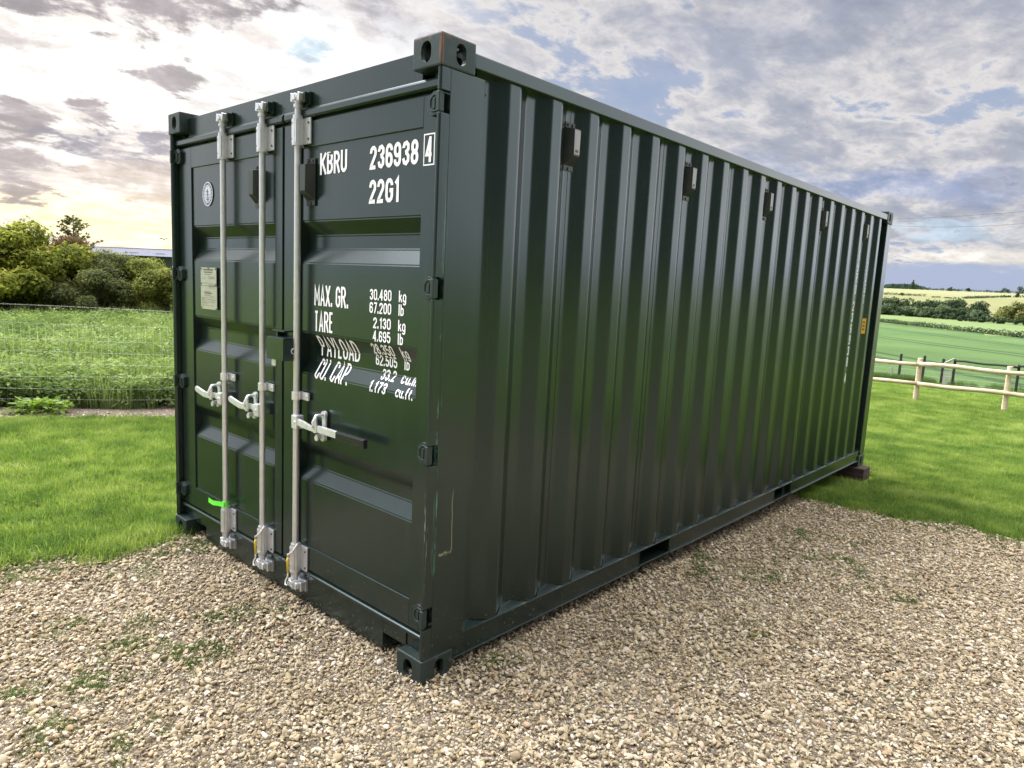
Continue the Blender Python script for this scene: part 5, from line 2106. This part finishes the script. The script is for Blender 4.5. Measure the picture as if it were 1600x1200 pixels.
for i, (px, r, hw, ht, cs, mat, lb, n) in enumerate(bush):
    x, y, z = place(px, r)
    rs = random.Random(20 + i)
    cl = rand_clumps(15, hw, .9, .25, ht - cs * .4, cs, rs, .8)
    tree('hedgerow_bush', (x, y, z), cl, int(n * 2), .068, mat, .05, lb, 'bush', 'hedgerow behind the weeds', seed=40 + i)

# barn behind the hedgerow
M_ROOF = plain('grey_sheet_roof', (.17, .18, .21), .9, 0, vs=3, var=.12, spec=.08)
M_WALL = plain('dark_barn_wall', (.03, .035, .035), .8, vs=3)
bx0, by0 = sight(245, 420, 70)
ux = Vector((sight(245, 420, 70)[0] - sight(165, 420, 74)[0], sight(245, 420, 70)[1] - sight(165, 420, 74)[1])).normalized()
uy = Vector((-ux.y, ux.x))
if (Vector((bx0, by0)) - Vector((CAM.x, CAM.y))).dot(uy) < 0: uy = -uy
BARN = empty('barn', (bx0, by0, ground_z(bx0, by0)))
BARN.rotation_euler = (0, 0, math.atan2(ux.y, ux.x))
tag(BARN, 'long low farm barn with a pale grey sheet roof showing above the hedgerow', 'barn')
gz0 = ground_z(bx0, by0)
ridge, eave = 3.45 - gz0, 2.72 - gz0
b = MB()
b.box(-14, 1.2, .3, 8.7, -1, eave - .05)
b.build('wall', M_WALL, BARN)
b = MB()
for k in range(64):
    xx = -14.4 + k * .25
    e_ = .0
    b._add([(xx, 0, eave), (xx + .125, 0, eave + .03), (xx + .125, 4.5, ridge + .03), (xx, 4.5, ridge)], [(0, 1, 2, 3)])
    b._add([(xx + .125, 0, eave + .03), (xx + .25, 0, eave), (xx + .25, 4.5, ridge), (xx + .125, 4.5, ridge + .03)], [(0, 1, 2, 3)])
    b._add([(xx, 9, eave), (xx + .25, 9, eave), (xx + .25, 4.5, ridge + .001), (xx, 4.5, ridge + .001)], [(0, 1, 2, 3)])
b.box(-14.4, 1.6, 4.38, 4.62, ridge + .02, ridge + .07)
for k in range(5):
    b.box(-13.2 + k * 3, -12.2 + k * 3, 1.2, 1.25, eave + .25, eave + .30)
b.build('roof', M_ROOF, BARN)

# bird over the barn
b = MB()
bp = CAM + (_f + _r * ((256 - 800) / 1090.55) - _u * ((374 - 600) / 1090.55)).normalized() * 35
b.path([(-.09, 0, 0), (-.03, 0, .01), (.05, 0, .005), (.10, 0, 0)], .02, 6, rs=[.004, .03, .028, .004])
b._add([(-.02, 0, .01), (.04, 0, .01), (.01, .12, .06), (-.05, .22, .02)], [(0, 1, 2, 3)])
b._add([(-.02, 0, .01), (.04, 0, .01), (.01, -.12, .06), (-.05, -.22, .02)], [(0, 1, 2, 3)])
o = b.build('bird', DARK, loc=tuple(bp))
tag(o, 'tiny dark bird flying in the bright sky above the barn', 'bird')

# right: tree belt in the valley, trees told apart ------------------------
def far_tree(px, r, w_px, top_py, mat, label, group, seed, cls=9, name='valley_tree', n=900, base=None, ls=None):
    x, y, z = place(px, r, 480)
    d = (_f + _r * ((px - 800) / 1090.55) - _u * ((top_py - 600) / 1090.55))
    topz = CAM.z + d.z / math.hypot(d.x, d.y) * r
    if base is not None: z = base
    h = max(2.0, topz - z)
    hw = w_px / 1090.55 * r / 2 * (1.3 if name in ('valley_tree', 'scrub') else 1)
    rs = random.Random(seed)
    cs = min(hw * .55, h * .30)
    cl = rand_clumps(cls, max(.3, hw - cs * .6), max(.3, hw - cs * .6), cs * .5, h - cs * .75, cs, rs, .85)
    if name == 'valley_tree':
        for _ in range(5): cl.append((rs.uniform(-hw, hw) * .8, rs.uniform(-hw, hw) * .5, cs * .5, cs, cs, cs * .8))
    cl.append((0, 0, h - cs * .9, cs, cs, cs * .85))
    tree(name, (x, y, z), cl, n, ls or max(.35, h * .075), mat, h * .035, label, 'tree', group, seed=seed, shell=.6, aspect=.9)


belt = [  # px, distance, width px, top py, material
    (1384, 352, 30, 462, M_FARD, 'dark round tree nearest the container in the back of the tree belt'),
    (1398, 356, 22, 465, M_FARD, 'dark tree second from the container in the back of the tree belt'),
    (1421, 355, 32, 464, M_FARD, 'broad dark domed tree over the left part of the tree belt'),
    (1450, 356, 26, 467, M_FARD, 'dark domed tree just left of the middle of the tree belt'),
    (1470, 357, 20, 470, M_FARD, 'small dark tree filling the middle gap of the tree belt'),
    (1491, 355, 34, 467, M_FARD, 'broad dark domed tree right of the middle of the tree belt'),
    (1528, 350, 30, 470, M_FARD, 'dark tall round tree ending the tree belt on the right'),
    (1385, 338, 30, 474, M_FARL, 'pale green tree in front at the left end of the tree belt'),
    (1418, 334, 34, 477, M_FARL, 'greyish green bushy tree in front, second from the left in the belt'),
    (1447, 332, 30, 478, M_FARL, 'greyish green tree in front at the middle left of the belt'),
    (1475, 328, 32, 477, M_FARL, 'pale domed tree in front at the middle of the belt'),
    (1503, 325, 34, 479, M_FARD, 'dark bushy tree in front at the middle right of the belt'),
    (1532, 320, 26, 484, M_FARL, 'small pale green tree in front of the tall dark end tree'),
    (1573, 330, 22, 478, M_FARY, 'loose yellow green tree standing right of the gap in the belt'),
    (1592, 326, 30, 473, M_FARY, 'large loose yellow green tree at the right edge of the view'),
    (1620, 326, 36, 470, M_FARY, 'yellow green tree off the right end of the view'),
    (1350, 345, 40, 462, M_FARD, 'dark tree hidden behind the far end of the container'),
]
for i, (px, r, w_, ty, mat, lb) in enumerate(belt):
    far_tree(px, r, w_, ty, mat, lb, 'tree belt in the valley', 100 + i, cls=12, n=3200, ls=.6)
# low scrub and hedge joining the belt on the right
for i, (px, r, w_, ty, lb) in enumerate([(1512, 312, 30, 494, 'low dark scrub below the right half of the tree belt'), (1540, 308, 34, 494, 'low scrub right of the small pale tree in the belt'), (1563, 306, 24, 496, 'dark scrub at the foot of the loose yellow green trees'), (1590, 304, 34, 497, 'low scrub at the right edge under the yellow green tree'), (1480, 318, 34, 492, 'low scrub below the middle of the tree belt')]):
    far_tree(px, r, w_, ty, M_FARD, lb, 'scrub under the tree belt', 140 + i, cls=9, name='scrub', n=1000, ls=.5)


def hedge(name, pts, hgt, wid, mat, label, group=None, dens=6, ls=.35, seed=0, gaps=()):
    r_ = np.random.default_rng(seed)
    V = []
    cl = []
    tot = 0
    for a, c in zip(pts, pts[1:]):
        a, c = Vector(a), Vector(c)
        L = (c - a).length
        n = int(L / (wid * .9)) + 1
        for k in range(n):
            p = a.lerp(c, (k + r_.uniform(0, .6)) / n)
            if any(g0 < (tot + L * k / n) < g1 for g0, g1 in gaps): continue
            hh = hgt * r_.uniform(.8, 1.15)
            z = ground_z(p.x, p.y)
            cl.append((p.x, p.y, z + hh * .45, wid * .6, wid * .6, hh * .55))
        tot += L
    o0 = Vector((cl[0][0], cl[0][1], ground_z(cl[0][0], cl[0][1])))
    cl = [(c[0] - o0.x, c[1] - o0.y, c[2] - o0.z, c[3], c[4], c[5]) for c in cl]
    me = crown_mesh(name, cl, int(len(cl) * dens), ls, seed, .9, shell=.6)
    o = link(name, me, mat, loc=o0)
    tag(o, label, 'hedge', group)
    return o


ext = hd * 40
hedge('hedge', [HEDGE_A - ext * 1.2, HEDGE_A, HEDGE_B, HEDGE_B + ext * 1.5], 1.25, 1.3, M_FARD, 'long dark low hedge line running across between the two green crop fields', dens=60, ls=.28, seed=7)


def at(px, r):
    x, y = sight(px, 460, r)
    return (x, y)


hedge('hedge', [at(1300, 900), at(1449, 900)], 3.0, 4.0, M_FARD, 'thin dark hedge on the far yellow field, left unbroken stretch', 'thin hedges on the far hill', dens=40, ls=1.0, seed=8)
hedge('hedge', [at(1456, 872), at(1500, 868)], 1.8, 3.2, M_FARD, 'broken scrubby middle stretch of the thin far hedge', 'thin hedges on the far hill', dens=36, ls=.9, seed=9, gaps=((6, 10), (22, 25)))
hedge('hedge', [at(1506, 880), at(1580, 985)], 2.6, 3.6, M_FARD, 'thin dark hedge on the far yellow field, right stretch ending by the lone bush', 'thin hedges on the far hill', dens=40, ls=.9, seed=10)
hedge('hedge', [at(1586, 985), at(1660, 1010)], 3.0, 4.0, M_FARD, 'thin far hedge at the very right edge below the lone bush', 'thin hedges on the far hill', dens=40, ls=.9, seed=11)
hedge('hedge', [at(1280, 1195), at(1450, 1190), at(1700, 1190)], 3.4, 5, M_FARD, 'dark hedge along the skyline of the far hill', dens=40, ls=1.3, seed=12)
for i, (px, r, w_, ty, lb, mat) in enumerate([
        (1482, 1180, 11, 447.5, 'lone round tree on the skyline near the middle', M_FARD),
        (1509, 1185, 7, 450, 'small round bush on the skyline right of the lone tree', M_FARD),
        (1566, 1180, 13, 449, 'flat topped tree on the skyline toward the right', M_FARD),
        (1590, 1175, 11, 446.5, 'tallest dark tree on the skyline at the right', M_FARD),
        (1600, 1175, 10, 449, 'dark tree at the right frame edge on the skyline', M_FARD),
        (1588, 985, 5, 457.5, 'lone small bush at the break in the far hedge', M_FARD),
        (1406, 895, 4, 457, 'small tree standing in the left far hedge', M_FARD)]):
    far_tree(px, r, w_, ty, mat, lb, 'lone trees on the far hill', 170 + i, cls=7, name='skyline_tree', n=420, ls=1.1)
# wooded hill on the left of the skyline with one tall conifer
wood = []
rs = random.Random(77)
for k in range(150):
    px = rs.uniform(1340, 1450)
    r = rs.uniform(1250, 1420)
    x, y = sight(px, 450, r)
    top = np.interp(px, [1340, 1380, 1395, 1412, 1430, 1443, 1452], [445.5, 445.5, 444.2, 443.8, 445, 449, 453])
    d = (_f + _r * ((px - 800) / 1090.55) - _u * ((top - 600) / 1090.55))
    tz = CAM.z + d.z / math.hypot(d.x, d.y) * r
    z0 = ground_z(x, y)
    s_ = rs.uniform(5, 8)
    for zz_ in np.arange(z0 + 3, tz - 3, 7): wood.append((x, y, zz_, s_, s_, 5))
    wood.append((x, y, tz - 3.5, s_, s_, 4))
o0 = Vector((wood[0][0], wood[0][1], ground_z(wood[0][0], wood[0][1])))
wood = [(c[0] - o0.x, c[1] - o0.y, c[2] - o0.z, c[3], c[4], c[5]) for c in wood]
M_FARB = leaf_mat('far_wood_leaves', [(0, (.022, .045, .036)), (.5, (.036, .066, .050)), (1, (.055, .090, .066))], .2, .8, hue_noise=.03, spec=.1)
o = link('distant_wood', crown_mesh('distant_wood', wood, 15000, 2.6, 78, .9, shell=.6), M_FARB, loc=o0)
tag(o, kind='stuff')
x, y, z = place(1426, 1190, 450)
T = empty('conifer', (x, y, z))
tag(T, 'tall narrow conifer standing above the distant wood on the skyline', 'tree', 'lone trees on the far hill')
cl = [(0, 0, 1.5 + k * 1.4, 4.6 * (1 - k / 10) + .4, 4.6 * (1 - k / 10) + .4, 1.2) for k in range(9)]
link('crown', crown_mesh('crown', cl, 900, 1.2, 79, .6, shell=.3), M_FARD, T)
b = MB(); b.path([(0, 0, -1), (0, 0, 12.5)], .4, 6, rs=[.45, .1]); b.build('trunk', M_BARK, T)

# overhead cables
M_CABLE = plain('cable', (.03, .03, .035), .6)
for i, (p0, p1) in enumerate((((1395, 342.5), (1600, 330.5)), ((1395, 352.5), (1500, 354.5)))):
    def pt3(px, py, r):
        d = (_f + _r * ((px - 800) / 1090.55) - _u * ((py - 600) / 1090.55))
        return CAM + d * (r / math.hypot(d.x, d.y))
    a, c_ = pt3(*p0, 75), pt3(*p1, 66 if i == 0 else 70)
    v = c_ - a
    b = MB()
    ks = np.linspace(-1.2, 2.2, 16)
    b.path([a + v * k + Vector((0, 0, .25 * (k - .5) ** 2 - .06)) for k in ks], .012, 5)
    o = b.build('overhead_cable', M_CABLE)
    tag(o, ['upper thin black overhead cable in the sky right of the container', 'lower thin black overhead cable just under the other one'][i], 'cable', 'overhead cables')
print('scene built')
